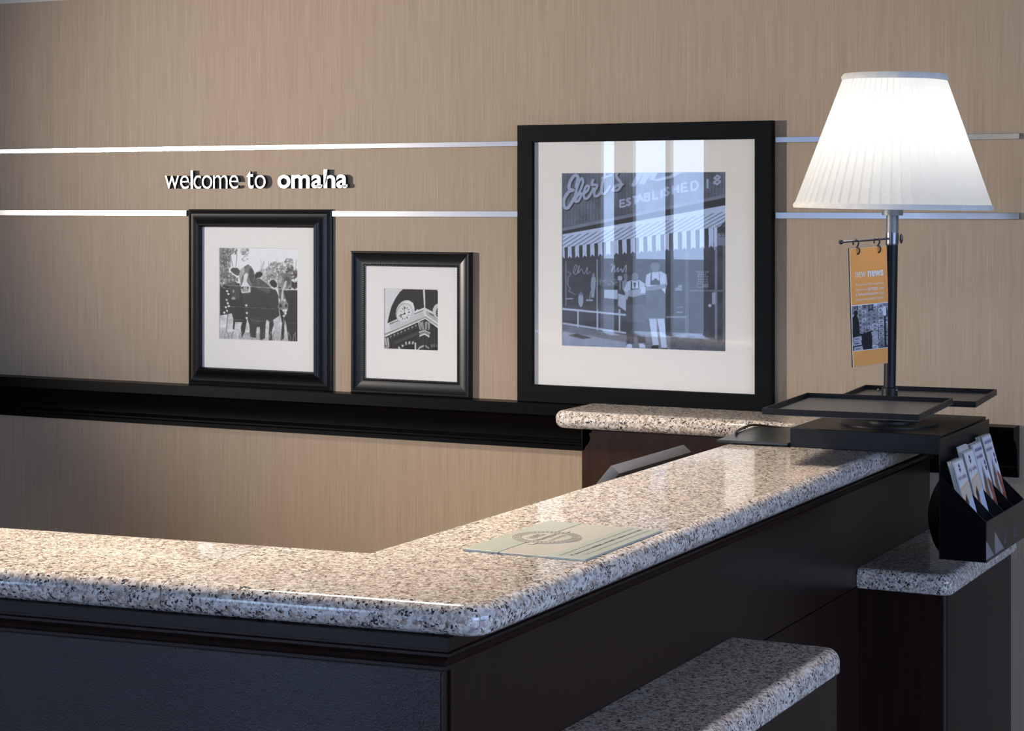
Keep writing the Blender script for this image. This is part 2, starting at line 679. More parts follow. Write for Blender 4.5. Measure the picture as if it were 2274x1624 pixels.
# ------------------------------------------------------------------ painter for printed pictures
class Canvas:
    """Small raster painter; coordinates are given by a callable that maps drawing units to 0..1."""

    def __init__(self, w, h, to01, bgc, seed=1):
        self.s = 2
        self.W, self.H = w * self.s, h * self.s
        self.to01 = to01
        self.a = np.zeros((self.H, self.W, 3)) + self.col(bgc)
        self.rng = np.random.default_rng(seed)
        ys, xs = np.mgrid[0:self.H, 0:self.W]
        self.u = (xs + .5) / self.W
        self.v = (ys + .5) / self.H

    def col(self, c):
        return np.array(c, dtype=float) if isinstance(c, (tuple, list)) else np.array([c, c, c], dtype=float)

    def P(self, pts):
        q = np.array([self.to01(x, y) for x, y in pts], dtype=float)
        return q * [self.W, self.H]

    def mask(self, q):
        x0 = max(int(q[:, 0].min()) - 1, 0)
        x1 = min(int(q[:, 0].max()) + 2, self.W)
        y0 = max(int(q[:, 1].min()) - 1, 0)
        y1 = min(int(q[:, 1].max()) + 2, self.H)
        if x1 <= x0 or y1 <= y0:
            return None
        X, Y = np.meshgrid(np.arange(x0, x1) + .5, np.arange(y0, y1) + .5)
        ins = np.zeros(X.shape, bool)
        n = len(q)
        for i in range(n):
            ax, ay = q[i - 1]
            bx, by = q[i]
            if ay == by:
                continue
            c = ((ay > Y) != (by > Y)) & (X < (bx - ax) * (Y - ay) / (by - ay) + ax)
            ins ^= c
        return (slice(y0, y1), slice(x0, x1)), ins

    def fill(self, r, c, alpha=1.0, noise=0.0, nz=None):
        if r is None:
            return
        sl, m = r
        reg = self.a[sl]
        cc = np.zeros_like(reg) + self.col(c)
        if noise:
            nn = self.noise(nz or 6)[sl]
            cc = cc + (nn[..., None] - .5) * 2 * noise
        k = m[..., None] * alpha
        self.a[sl] = reg * (1 - k) + cc * k

    def poly(self, pts, c, alpha=1.0, noise=0.0, nz=None):
        self.fill(self.mask(self.P(pts)), c, alpha, noise, nz)

    def rect(self, x0, y0, x1, y1, c, alpha=1.0, noise=0.0, nz=None):
        self.poly([(x0, y0), (x1, y0), (x1, y1), (x0, y1)], c, alpha, noise, nz)

    def ell(self, cx, cy, rx, ry, c, rot=0.0, alpha=1.0, noise=0.0):
        t = np.linspace(0, 2 * math.pi, 28, endpoint=False)
        cs, sn = math.cos(rot), math.sin(rot)
        self.poly([(cx + rx * math.cos(a) * cs - ry * math.sin(a) * sn,
                    cy + rx * math.cos(a) * sn + ry * math.sin(a) * cs) for a in t], c, alpha, noise)

    def line(self, pts, wd, c, alpha=1.0):
        for i in range(len(pts) - 1):
            (ax, ay), (bx, by) = pts[i], pts[i + 1]
            L = math.hypot(bx - ax, by - ay) or 1
            nx, ny = -(by - ay) / L * wd / 2, (bx - ax) / L * wd / 2
            self.poly([(ax + nx, ay + ny), (bx + nx, by + ny), (bx - nx, by - ny), (ax - nx, ay - ny)], c, alpha)
            if wd > 6:
                self.ell(bx, by, wd / 2, wd / 2, c, alpha=alpha)

    def curve(self, pts, wd, c, alpha=1.0, k=7):
        q = [Vector(p) for p in pts]
        q = [q[0]] + q + [q[-1]]
        o = []
        for i in range(1, len(q) - 2):
            for j in range(k):
                t = j / k
                a, b, cc, d = q[i - 1], q[i], q[i + 1], q[i + 2]
                o.append(tuple(0.5 * ((2 * b) + (cc - a) * t + (2 * a - 5 * b + 4 * cc - d) * t * t
                                      + (3 * b - a - 3 * cc + d) * t ** 3)))
        o.append(tuple(q[-1]))
        self.line(o, wd, c, alpha)

    def noise(self, cells, octaves=4, sx=1.0, sy=1.0):
        out = np.zeros((self.H, self.W))
        amp = 1.0
        tot = 0
        for k in range(octaves):
            cx = max(int(cells * sx * 2 ** k), 2)
            cy = max(int(cells * sy * 2 ** k * self.H / self.W), 2)
            g = self.rng.random((cy + 2, cx + 2))
            x = self.u * cx
            y = self.v * cy
            xi = x.astype(int)
            yi = y.astype(int)
            fx = x - xi
            fy = y - yi
            fx = fx * fx * (3 - 2 * fx)
            fy = fy * fy * (3 - 2 * fy)
            out += amp * (g[yi, xi] * (1 - fx) * (1 - fy) + g[yi, xi + 1] * fx * (1 - fy)
                          + g[yi + 1, xi] * (1 - fx) * fy + g[yi + 1, xi + 1] * fx * fy)
            tot += amp
            amp *= .6
        return out / tot

    def foliage(self, dens, dark, light, cells):
        n = self.noise(cells, 5)
        k = np.clip((dens - n) * 9, 0, 1)[..., None]
        t = self.noise(cells * 2, 3)[..., None]
        self.a = self.a * (1 - k) + (self.col(dark) * (1 - t) + self.col(light) * t) * k

    def result(self, soft=0.0, grain=0.0):
        s = self.s
        a = self.a
        if grain:
            g = self.noise(26, 4) - .5
            a = a * (1 + grain * 2 * g[..., None] * np.clip(1.5 - 1.6 * a, 0, 1))
        b = a.reshape(self.H // s, s, self.W // s, s, 3).mean((1, 3))
        if soft:
            p = np.pad(b, ((1, 1), (1, 1), (0, 0)), 'edge')
            nb = (p[:-2, 1:-1] + p[2:, 1:-1] + p[1:-1, :-2] + p[1:-1, 2:]) / 4
            b = b * (1 - soft) + nb * soft
        return np.clip(b, 0.004, 1)


def srgb_lin(a):
    return np.where(a <= 0.04045, a / 12.92, ((a + 0.055) / 1.055) ** 2.4)


def print_mesh(name, img, mtx, width, height, mat, parent=None):
    """A sheet of paper, tessellated finely, with the printed picture as its ink attribute.
    Local frame: x right, y up, origin at the lower left."""
    h, w_ = img.shape[:2]
    xs = np.linspace(0, width, w_)
    ys = np.linspace(height, 0, h)
    X, Y = np.meshgrid(xs, ys)
    co = np.stack([X.ravel(), Y.ravel(), np.zeros(X.size)], 1)
    mt = np.array(mtx)
    co = co @ mt[:3, :3].T + mt[:3, 3]
    idx = np.arange(h * w_).reshape(h, w_)
    q = np.stack([idx[1:, :-1], idx[1:, 1:], idx[:-1, 1:], idx[:-1, :-1]], -1).reshape(-1, 4)
    me = bpy.data.meshes.new(name)
    me.vertices.add(len(co))
    me.vertices.foreach_set('co', co.ravel())
    me.loops.add(q.size)
    me.loops.foreach_set('vertex_index', q.ravel())
    me.polygons.add(len(q))
    me.polygons.foreach_set('loop_start', np.arange(0, q.size, 4))
    me.update(calc_edges=True)
    at = me.color_attributes.new('ink', 'FLOAT_COLOR', 'POINT')
    rgba = np.ones((h * w_, 4))
    rgba[:, :3] = srgb_lin(img.reshape(-1, 3))
    at.data.foreach_set('color', rgba.ravel())
    me.validate()
    me.materials.append(M[mat])
    return link(bpy.data.objects.new(name, me), parent)


# ------------------------------------------------------------------ room shell
RX0, RX1, RY0, RZ1 = -8.0, 4.0, -9.0, 2.75
struct(box('floor', RX0 - .2, RX1 + .2, RY0 - .2, .2, -0.06, 0.0, 'floor'))
struct(box('ceiling', RX0 - .2, RX1 + .2, RY0 - .2, .2, RZ1, RZ1 + .1, 'ceil'))
struct(box('wall_left', RX0 - .15, RX0, RY0, 0.0, 0, RZ1, 'lobby'))
wb = struct(box('wall_back', RX0 - .15, RX1 + .15, 0.006, 0.16, 0, RZ1, 'paint'))
wc = box('wallcovering', RX0, RX1, 0.0, 0.006, 0, 2.14, 'wall', wb)
struct(box('ground', -40, 40, -50, 30, -0.16, -0.10, 'ground'))


def wall_with_windows(name, axis, pos, thick, a0, a1, openings, first, z0=0.75, z1=2.45):
    """axis 'y': wall lies along x at y = pos; axis 'x': along y at x = pos."""
    wall = None
    spans = sorted(openings)
    pieces = [(a0, a1, 0, z0), (a0, a1, z1, RZ1)]
    cur = a0
    for (b0, b1) in spans:
        pieces.append((cur, b0, z0, z1))
        cur = b1
    pieces.append((cur, a1, z0, z1))
    bm = bmesh.new()
    for (b0, b1, c0, c1) in pieces:
        if axis == 'y':
            t = box_bm(b0, b1, pos - thick, pos, c0, c1)
        else:
            t = box_bm(pos, pos + thick, b0, b1, c0, c1)
        me = bpy.data.meshes.new('t')
        t.to_mesh(me)
        t.free()
        bm.from_mesh(me)
        bpy.data.meshes.remove(me)
    wall = struct(bmobj(name, bm, 'lobby'))
    for k, (b0, b1) in enumerate(spans):
        wn = bpy.data.objects.new('window_%d' % (first + k), None)
        COL.objects.link(wn)
        struct(wn)
        mid = (b0 + b1) / 2
        e = .05 if b1 - b0 > .3 else .03
        bars = [(b0, b0 + e, z0, z1), (b1 - e, b1, z0, z1), (b0 + e, b1 - e, z0, z0 + .05), (b0 + e, b1 - e, z1 - .05, z1)]
        if b1 - b0 > .3:
            bars.append((mid - .02, mid + .02, z0 + .05, z1 - .05))
            lights = ((b0 + e, mid - .02), (mid + .02, b1 - e))
        else:
            lights = ((b0 + e, b1 - e),)
        for (p0, p1, c0, c1) in bars:
            if axis == 'y':
                box('frame_bar', p0, p1, pos - .10, pos - .04, c0, c1, 'paint', wn)
            else:
                box('frame_bar', pos + .04, pos + .10, p0, p1, c0, c1, 'paint', wn)
        for (p0, p1) in lights:
            if axis == 'y':
                obj('pane', [(p0, pos - .07, z0 + .05), (p1, pos - .07, z0 + .05), (p1, pos - .07, z1 - .05), (p0, pos - .07, z1 - .05)],
                    [(0, 1, 2, 3)], 'winglass', wn)
            else:
                obj('pane', [(pos + .07, p0, z0 + .05), (pos + .07, p1, z0 + .05), (pos + .07, p1, z1 - .05), (pos + .07, p0, z1 - .05)],
                    [(0, 1, 2, 3)], 'winglass', wn)
        if axis == 'y':
            area_light('window_portal', (mid, pos - .12, (z0 + z1) / 2), (math.radians(90), 0, 0), b1 - b0, z1 - z0, 1, (1, 1, 1), True)
        else:
            area_light('window_portal', (pos + .12, mid, (z0 + z1) / 2), (math.radians(90), 0, math.radians(90)), b1 - b0, z1 - z0, 1, (1, 1, 1), True)


wall_with_windows('wall_front', 'y', RY0, .15, RX0, RX1, [(-7.14, -6.60), (-6.14, -5.97), (-5.90, -5.24), (-4.3, -3.0)], 1, 0.12, 2.35)
wall_with_windows('wall_right', 'x', RX1, .15, RY0, 0.0, [(-8.4, -5.0), (-4.6, -1.5)], 5, 0.45, 2.50)

# ------------------------------------------------------------------ reception desk
A_DIR = Vector((math.cos(math.radians(6.0)), math.sin(math.radians(6.0))))
A_N = Vector((A_DIR.y, -A_DIR.x))            # towards the visitor
INNER = Vector((-1.4535, -2.0921))           # inside corner of the L
W_A = 0.309
BX_IN, BX_OUT = -1.4535, -1.120
PX = -1.187                                  # outer face of the long side panel
PC = Vector((PX, -2.3537))                   # panel corner
TOP = 1.07
THK = 0.041


def a_pt(s, off):
    """point along the front run: s metres left of the inside corner, off metres towards the visitor"""
    return INNER - A_DIR * s + A_N * off


def a_outer_at_x(x):
    p = INNER + A_N * W_A
    t = (x - p.x) / A_DIR.x
    return p + A_DIR * t


desk = thing('reception_desk', (PC.x - .1, PC.y + .1, 0), 'dark espresso L-shaped reception desk with crown moulding below the granite', 'desk')
# front run body
far = 2.2
pl = PC - A_DIR * far
# front panel: a board 20 mm thick along the front run
def board(name, p0, p1, thick, z0, z1, mat, parent, bev=0.0015):
    p0, p1 = Vector(p0), Vector(p1)
    d = (p1 - p0).normalized()
    nrm = Vector((-d.y, d.x)) * thick
    vs_ = [p0, p1, p1 + nrm, p0 + nrm]
    bm = bmesh.new()
    lo = [bm.verts.new((*v, z0)) for v in vs_]
    hi = [bm.verts.new((*v, z1)) for v in vs_]
    bm.faces.new(lo[::-1])
    bm.faces.new(hi)
    for i in range(4):
        bm.faces.new((lo[i], lo[(i + 1) % 4], hi[(i + 1) % 4], hi[i]))
    if bev:
        bmesh.ops.bevel(bm, geom=list(bm.edges), offset=bev, segments=2, affect='EDGES')
    return bmobj(name, bm, mat, parent)


ZU = TOP - THK
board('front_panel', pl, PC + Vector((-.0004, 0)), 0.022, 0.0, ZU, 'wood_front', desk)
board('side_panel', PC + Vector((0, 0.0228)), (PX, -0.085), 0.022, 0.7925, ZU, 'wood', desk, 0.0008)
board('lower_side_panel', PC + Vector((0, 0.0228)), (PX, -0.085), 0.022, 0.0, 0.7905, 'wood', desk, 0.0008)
# staff-side boards and the back return
board('inner_panel', (-1.385, -0.24), (-1.385, -2.06), 0.022, 0.0, ZU, 'wood', desk)
board('inner_front_panel', a_pt(.03, .06), a_pt(2.1, .06), 0.022, 0.0, ZU, 'wood', desk)
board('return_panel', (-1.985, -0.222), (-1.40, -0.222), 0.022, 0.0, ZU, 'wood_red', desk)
board('return_end_panel', (-1.985, -0.085), (-1.985, -0.1995), 0.022, 0.0, ZU, 'wood_red', desk)
board('end_panel', (PX - .0225, -0.085), (-1.95, -0.085), 0.02, 0.0, ZU, 'wood', desk)
CROWN = [(0.0, 0.9825), (0.0, ZU), (0.020, ZU), (0.020, 1.0150), (0.0150, 1.0135), (0.0150, 1.0105), (0.0185, 1.0090),
         (0.0185, 1.0055), (0.0165, 1.0035), (0.0120, 1.0005), (0.0085, 0.9965), (0.0070, 0.9925), (0.0095, 0.9905),
         (0.0095, 0.9865), (0.0070, 0.9850), (0.0035, 0.9845), (0.0035, 0.9825)]
moulding('crown_moulding', [tuple(pl), tuple(PC), (PX, -0.085)], CROWN, 'wood', desk)
moulding('return_moulding', [(-1.985, -0.10), (-1.985, -0.222)],
         [(0.0, 0.975), (0.0, ZU), (-0.026, ZU), (-0.026, 1.018), (-0.018, 1.016), (-0.022, 1.006), (-0.020, .996), (-0.010, .984), (-0.006, .975)][::-1],
         'wood_red', desk)

# granite tops (one continuous worktop cut into slabs)
gt = thing('granite_countertop', (-1.3, -1.3, ZU), 'polished pinkish beige granite countertop running round the tall desk', 'countertop')
G = 0.0006
SEAM_A = Vector((-1.572, -2.378))
sA = (INNER - SEAM_A).dot(A_DIR)
SEAM_BY = -1.196
oc = a_outer_at_x(BX_OUT)
# left front slab
slab('slab', [a_pt(2.25, W_A), a_pt(sA + G, W_A), a_pt(sA + G, 0), a_pt(2.25, 0)], ZU, TOP, {0, 2}, {}, .0185, .0185, 'granite', gt)
# corner slab
slab('slab', [a_pt(sA - G, W_A), oc, Vector((BX_OUT, SEAM_BY - G)), Vector((BX_IN, SEAM_BY - G)), INNER, a_pt(sA - G, 0)],
     ZU, TOP, {0, 1, 3, 4}, {1: .042}, .0185, .0185, 'granite', gt)
# far slab of the long side
CX_SEAM = -1.512
slab('slab', [Vector((BX_IN, SEAM_BY + G)), Vector((BX_OUT, SEAM_BY + G)), Vector((BX_OUT, -0.066)), Vector((CX_SEAM + G, -0.066)),
              Vector((CX_SEAM + G, -0.274)), Vector((BX_IN, -0.274))], ZU, TOP, {1, 4, 5}, {}, .0185, .0185, 'granite', gt)
# back return slab
slab('slab', [Vector((-2.043, -0.274)), Vector((CX_SEAM - G, -0.274)), Vector((CX_SEAM - G, -0.066)), Vector((-2.043, -0.066))],
     ZU, TOP, {0, 3}, {0: .038}, .0185, .0185, 'granite', gt)

# lower transaction shelf
LZ = 0.829
ped = thing('shelf_cabinet', (-1.09, -1.9, 0), 'dark espresso cabinet carrying the long low granite shelf', 'cabinet')
box('side_panel', -1.026, -1.006, -2.31, -1.336, 0.0, LZ - .041, 'wood', ped, .0012)
box('end_panel', -1.1865, -1.0265, -1.356, -1.336, 0.0, LZ - .041, 'wood', ped, .0012)
box('inner_board', -1.1865, -1.0265, -2.31, -2.29, 0.0, LZ - .041, 'wood', ped, .0012)
ls = slab('low_granite_shelf', [Vector((-1.1862, -2.325)), Vector((-0.996, -2.325)), Vector((-0.996, -1.326)), Vector((-1.1862, -1.326))],
          LZ - .040, LZ, {0, 1, 2}, {1: .03, 2: .03}, .021, .004, 'granite', None)
tag(ls, 'long low granite shelf against the side of the tall desk', 'shelf')

ped2 = thing('pedestal_cabinet', (-1.1, -.35, 0), 'dark pedestal cabinet below the short granite ledge and leaflet rack', 'cabinet')
bm = box_bm(-1.1865, -1.008, -0.626, -0.075, 0.0, LZ - .041)
vert = [e for e in bm.edges if abs(e.verts[0].co.z - e.verts[1].co.z) > .5 and e.verts[0].co.x > -1.1 and e.verts[0].co.y < -.5]
bmesh.ops.bevel(bm, geom=vert, offset=.010, segments=5, profile=.5, affect='EDGES')
bmobj('body', bm, 'wood', ped2, True, 40)
gl2 = thing('granite_ledge', (-1.09, -.35, LZ - .04), 'short granite ledge on the pedestal under the leaflet rack', 'countertop')
slab('slab', [Vector((-1.1862, -0.640)), Vector((-0.997, -0.640)), Vector((-0.997, -0.2705)), Vector((-1.1862, -0.2705))],
     LZ - .040, LZ, {0, 1}, {1: .022}, .016, .006, 'granite', gl2)
slab('slab', [Vector((-1.1862, -0.2693)), Vector((-0.997, -0.2693)), Vector((-0.997, -0.070)), Vector((-1.1862, -0.070))],
     LZ - .040, LZ, {1}, {}, .016, .006, 'granite', gl2)

# ------------------------------------------------------------------ wall shelf
SH_Y, SH_T, SH_B = 0.056, 1.0610, 0.9450
prof = [(0.0, SH_B), (0.0, SH_T), (SH_Y, SH_T), (SH_Y, 1.0340), (SH_Y - .004, 1.0325)]
for k in range(9):
    a = k / 8 * math.pi / 2
    prof.append((0.050 - 0.030 * math.sin(a), 1.0310 - 0.055 * (1 - math.cos(a)) - 0.0 * a))
prof += [(0.020, .9735), (0.0235, .9715), (0.025, .9690), (0.0235, .9662), (0.018, .9645), (0.018, .9600), (0.013, .9560), (0.013, SH_B)]
ws = moulding('picture_ledge', [(-6.0, -.0003), (-1.0062, -.0003)], prof, 'black_shelf')
tag(ws, 'long black lacquered picture ledge with cove moulding on the wall', 'shelf')

# ------------------------------------------------------------------ metal wall rails
RU0, RU1 = 1.7032, 1.7166
RL0, RL1 = 1.5240, 1.5395
F1L, F1R = -3.2775, -2.8143
F2L, F2R = -2.7500, -2.3948
F3L, F3R = -2.2563, -1.5824


def rail(x0, x1, z0, z1, label):
    o = box('metal_rail', x0, x1, -0.0085, -0.0003, z0, z1, 'rail', None, .0006)
    tag(o, label, 'rail', 'brushed metal rails on the wall')


rail(-6.0, F3L - .002, RU0, RU1, 'long upper brushed metal rail running above the welcome lettering')
rail(F3R + .003, -1.0045, RU0, RU1, 'short upper metal rail passing behind the white lamp shade')
rail(-6.0, F1L - .007, RL0, RL1, 'lower metal rail ending at the cow picture, under the word welcome')
rail(F1R + .001, F3L - .002, RL0, RL1, 'lower metal rail between the cow picture and the shop front picture')
rail(F3R + .003, -1.0055, RL0 - .001, RL1 - .0015, 'lower metal rail just below the white lamp shade')

# ------------------------------------------------------------------ wall lettering
LET = [('w', -3.3410, -3.2942), ('e', -3.2890, -3.2612), ('l', -3.2541, -3.2472), ('c', -3.2440, -3.2205), ('o', -3.2170, -3.1835),
       ('m', -3.1795, -3.1330), ('e', -3.1262, -3.0975), ('t', -3.0705, -3.0480), ('o', -3.0436, -3.0096),
       ('o', -2.9706, -2.9304), ('m', -2.9268, -2.8690), ('a', -2.8638, -2.8302), ('h', -2.8253, -2.7896), ('a', -2.7860, -2.7520)]
NM = ['opening the word welcome', 'right after the w of welcome', 'standing tallest in welcome', 'after the l of welcome',
      'between c and m of welcome', 'between o and e of welcome', 'closing the word welcome',
      'opening the word to', 'closing the word to', 'opening the word omaha', 'after the first o of omaha',
      'between m and h of omaha', 'standing tallest in omaha', 'closing the word omaha']
for i, (ch, x0, x1) in enumerate(LET):
    bold = i >= 9
    V, F = text_mesh(ch, 0.020 if bold else (0.0 if ch == 't' else -0.012), 0.5, res=8)
    zb, zt = 1.5995, 1.6352
    if ch in 'lh':
        zt = 1.6490
    if ch == 't':
        zt = 1.6455
    x0, x1 = x0 * 1.003464, x1 * 1.003464
    V = fit(V, x0, x1, zb, zt)
    ez = [v.z for v in V]
    lo, hi = min(ez), max(ez)
    YF, YB = -0.0145, -0.0028
    W3 = [Vector((v.x, YB + (v.z - lo) / (hi - lo) * (YF - YB), v.y)) for v in V]
    me = bpy.data.meshes.new('wall_letter')
    # studs to the wall
    SF = []
    xm = (x0 + x1) / 2
    spots = {'w': [(.3, .12), (.7, .12)], 'e': [(.5, .08)], 'l': [(.5, .3), (.5, .8)], 'c': [(.4, .06)], 'o': [(.5, .06), (.5, .94)],
             'm': [(.08, .3), (.5, .3), (.93, .3)], 't': [(.45, .4)], 'a': [(.88, .3)], 'h': [(.12, .3), (.88, .2)]}[ch]
    for (a, b) in spots:
        px, pz = x0 + a * (x1 - x0), zb + b * (zt - zb)
        add_tube(W3, SF, [(px, 0, pz), (px, YB - .001, pz)], .0016, 6)
    nf = len(F)
    me.from_pydata([tuple(v) for v in W3], [], F + SF)
    bm = bmesh.new()
    bm.from_mesh(me)
    bmesh.ops.remove_doubles(bm, verts=bm.verts, dist=1e-5)
    bmesh.ops.recalc_face_normals(bm, faces=bm.faces)
    for f in bm.faces:
        c = f.calc_center_median()
        f.material_index = 0 if (f.normal.y < -.7 and c.y < YF + .002) else 1
    bm.to_mesh(me)
    bm.free()
    me.materials.append(M['letter_sky' if bold else 'letter'])
    me.materials.append(M['letter_side'])
    o = link(bpy.data.objects.new('wall_letter', me))
    tag(o, '%s silver metal letter "%s" %s on the wall' % ('bold' if bold else 'thin', ch, NM[i]), 'letter', 'letters of the wall greeting')


# ------------------------------------------------------------------ framed pictures
def frame(name, label, xl, xr, zb, zt, prof, mat, mat_rect, print_rect, y_mat, img, bead=False):
    """prof: list of (inset from the outer edge, distance from the wall)."""
    t = thing(name, ((xl + xr) / 2, -.02, zb), label, 'picture')
    W_ = prof[-1][0]
    cs = lambda i: [(xl + i, zb + i), (xr - i, zb + i), (xr - i, zt - i), (xl + i, zt - i)]
    loop = [(0.0, 0.0006)] + prof + [(W_, 0.0006)]
    for side in range(4):
        V, F = [], []
        for (i, h) in loop:
            c = cs(i)
            a, b = c[side], c[(side + 1) % 4]
            V.append((a[0], -h, a[1]))
            V.append((b[0], -h, b[1]))
        n = len(loop)
        for j in range(n):
            j2 = (j + 1) % n
            F.append((2 * j, 2 * j + 1, 2 * j2 + 1, 2 * j2))
        F.append(tuple(2 * j for j in range(n)))
        F.append(tuple(2 * j + 1 for j in range(n))[::-1])
        obj('frame_rail', V, F, mat, t, True, 17)
    # mat board with a bevelled window
    x0, x1, z0, z1 = xl + W_ - .003, xr - W_ + .003, zb + W_ - .003, zt - W_ + .003
    px0, px1, pz0, pz1 = print_rect
    ym = -y_mat
    o4 = [(x0, ym, z0), (x1, ym, z0), (x1, ym, z1), (x0, ym, z1)]
    i4 = [(px0, ym, pz0), (px1, ym, pz0), (px1, ym, pz1), (px0, ym, pz1)]
    e = .0014
    j4 = [(px0 + e, ym + .0014, pz0 + e), (px1 - e, ym + .0014, pz0 + e), (px1 - e, ym + .0014, pz1 - e), (px0 + e, ym + .0014, pz1 - e)]
    V = o4 + i4 + j4
    F = [(k, (k + 1) % 4, 4 + (k + 1) % 4, 4 + k) for k in range(4)] + [(4 + k, 4 + (k + 1) % 4, 8 + (k + 1) % 4, 8 + k) for k in range(4)]
    obj('mat_board', V, F, 'mat', t)
    mtx = basis(Vector((px0, ym + .0016, pz0)), Vector((1, 0, 0)), Vector((0, 0, 1)), Vector((0, -1, 0)))
    print_mesh('photo_print', img, mtx, px1 - px0, pz1 - pz0, 'print', t)
    yg = ym - .0025
    obj('glass', [(x0, yg, z0), (x1, yg, z0), (x1, yg, z1), (x0, yg, z1)], [(0, 1, 2, 3)], 'glass', t)
    if bead:
        V, F = [], []
        i = W_ - .0035
        c = cs(i)
        yb = -(prof[-2][1] + .001)
        for side in range(4):
            a, b = Vector(c[side]), Vector(c[(side + 1) % 4])
            n = int((b - a).length / .0055)
            for k in range(n):
                p = a + (b - a) * ((k + .5) / n)
                base = len(V)
                r = .0021
                V += [(p.x + r, yb, p.y), (p.x, yb, p.y + r), (p.x - r, yb, p.y), (p.x, yb, p.y - r), (p.x, yb - r, p.y)]
                for q in range(4):
                    F.append((base + q, base + (q + 1) % 4, base + 4))
        obj('beading', V, F, mat, t, True)['kind'] = 'stuff'
    return t


# --- picture 1: cattle at a wire fence
def paint_cows():
    def to01(x, y):
        s = (x - 114) / 1238.0
        top = 78 + 2 * s
        bot = 1525 + 30 * s
        return s, (y - top) / (bot - top)
    c = Canvas(176, 206, to01, .90, 3)
    rg = random.Random(12)

    def crown(cx, cy, rx, ry, n, lo, hi, size):
        for _ in range(n):
            a = rg.uniform(0, 2 * math.pi)
            r = math.sqrt(rg.random())
            x, y = cx + rx * r * math.cos(a), cy + ry * r * math.sin(a)
            v = rg.uniform(lo, hi)
            c.ell(x, y, rg.uniform(.5, 1.4) * size, rg.uniform(.4, 1.0) * size, v, rg.uniform(0, 3), rg.uniform(.35, .85))
    for k in range(9):
        x = 130 + k * 30 + rg.uniform(-12, 12)
        c.curve([(x, 700), (x + rg.uniform(-20, 30), 480), (x + rg.uniform(-40, 60), 250), (x + rg.uniform(-70, 110), 110)], rg.uniform(5, 11), .30, .8, 4)
    crown(180, 170, 110, 110, 150, .25, .62, 20)
    crown(175, 380, 80, 190, 170, .26, .58, 20)
    crown(270, 560, 150, 110, 130, .28, .55, 20)
    crown(330, 130, 70, 60, 40, .35, .70, 15)
    crown(520, 140, 70, 60, 55, .40, .70, 15)
    crown(520, 240, 50, 60, 22, .55, .80, 13)
    for k in range(26):
        x = 740 + k * 24 + rg.uniform(-14, 14)
        h = rg.uniform(250, 420)
        c.curve([(x, 640), (x + rg.uniform(-20, 20), 520), (x + rg.uniform(-40, 40), h)], rg.uniform(4, 8), rg.uniform(.42, .62), .7, 4)
    crown(1010, 420, 130, 120, 150, .40, .75, 17)
    crown(850, 500, 100, 90, 70, .45, .78, 17)
    crown(1200, 330, 70, 110, 80, .38, .72, 16)
    crown(1250, 470, 100, 90, 90, .18, .50, 20)
    crown(960, 560, 160, 50, 70, .38, .65, 18)
    c.poly([(110, 1060), (1352, 1060), (1358, 1560), (110, 1530)], .80, 1, .16, 18)
    c.poly([(110, 1400), (1358, 1430), (1358, 1560), (110, 1530)], .66, .6, .22, 26)
    # left cow
    c.poly([(118, 660), (300, 650), (430, 640), (490, 800), (540, 1000), (552, 1210), (520, 1400), (470, 1500), (455, 1330), (480, 1250),
            (395, 1250), (365, 1250), (350, 1372), (328, 1362), (335, 1200), (310, 1115), (118, 1150)], .13, 1, .03)
    c.ell(215, 690, 80, 38, .55, .2)
    c.ell(222, 692, 62, 28, .10, .2)
    c.poly([(285, 660), (400, 640), (440, 700), (430, 880), (340, 910), (300, 860), (280, 760)], .26, 1, .05)
    c.ell(340, 640, 60, 24, .35)
    c.ell(335, 880, 36, 22, .62)
    c.ell(338, 770, 14, 26, .60)
    # centre cow body
    c.poly([(600, 560), (740, 555), (870, 600), (950, 690), (1010, 745), (1045, 820), (1055, 1050), (1062, 1140), (965, 1210), (972, 1290),
            (940, 1400), (955, 1535), (890, 1535), (905, 1240), (862, 1205), (845, 1300), (838, 1500), (760, 1540), (755, 1320), (705, 1330),
            (692, 1500), (600, 1480), (592, 1300), (560, 1200), (520, 1000), (480, 800)], .20, 1, .04)
    c.poly([(620, 570), (740, 560), (870, 605), (960, 700), (900, 800), (700, 720), (620, 680)], .42, .6, .05)
    c.poly([(740, 555), (870, 598), (1000, 735), (960, 735), (850, 630)], .80, .8)
    c.poly([(600, 1180), (700, 1150), (760, 1190), (740, 1290), (640, 1280)], .33, .4)
    # ears
    c.poly([(265, 420), (300, 375), (400, 385), (450, 430), (450, 520), (410, 560), (330, 510), (285, 465)], .88)
    c.poly([(290, 430), (320, 398), (400, 400), (440, 440), (440, 500), (405, 525), (340, 490), (305, 460)], .32, 1, .05)
    c.poly([(640, 540), (700, 460), (760, 440), (812, 470), (815, 510), (770, 555), (700, 570)], .70)
    c.poly([(650, 545), (705, 470), (760, 452), (798, 478), (795, 510), (755, 545), (690, 565)], .13, 1, .03)
    # head
    c.poly([(500, 385), (570, 340), (625, 382), (665, 455), (685, 545), (625, 640), (612, 780), (560, 815), (480, 805), (446, 770), (452, 640),
            (425, 500), (450, 420)], .46, 1, .06)
    c.poly([(450, 420), (500, 385), (520, 460), (480, 520), (450, 620), (430, 500)], .72, .8)
    c.poly([(505, 505), (545, 470), (572, 500), (548, 610), (602, 690), (606, 780), (470, 795), (458, 690), (492, 610)], .86, 1, .04)
    c.poly([(590, 400), (640, 420), (672, 540), (620, 640), (590, 560)], .24, .8)
    c.poly([(465, 690), (585, 680), (575, 770), (480, 775)], .62)
    c.ell(478, 715, 18, 14, .25, .5)
    c.ell(568, 712, 16, 14, .25, -.5)
    c.rect(480, 800, 590, 815, .25)
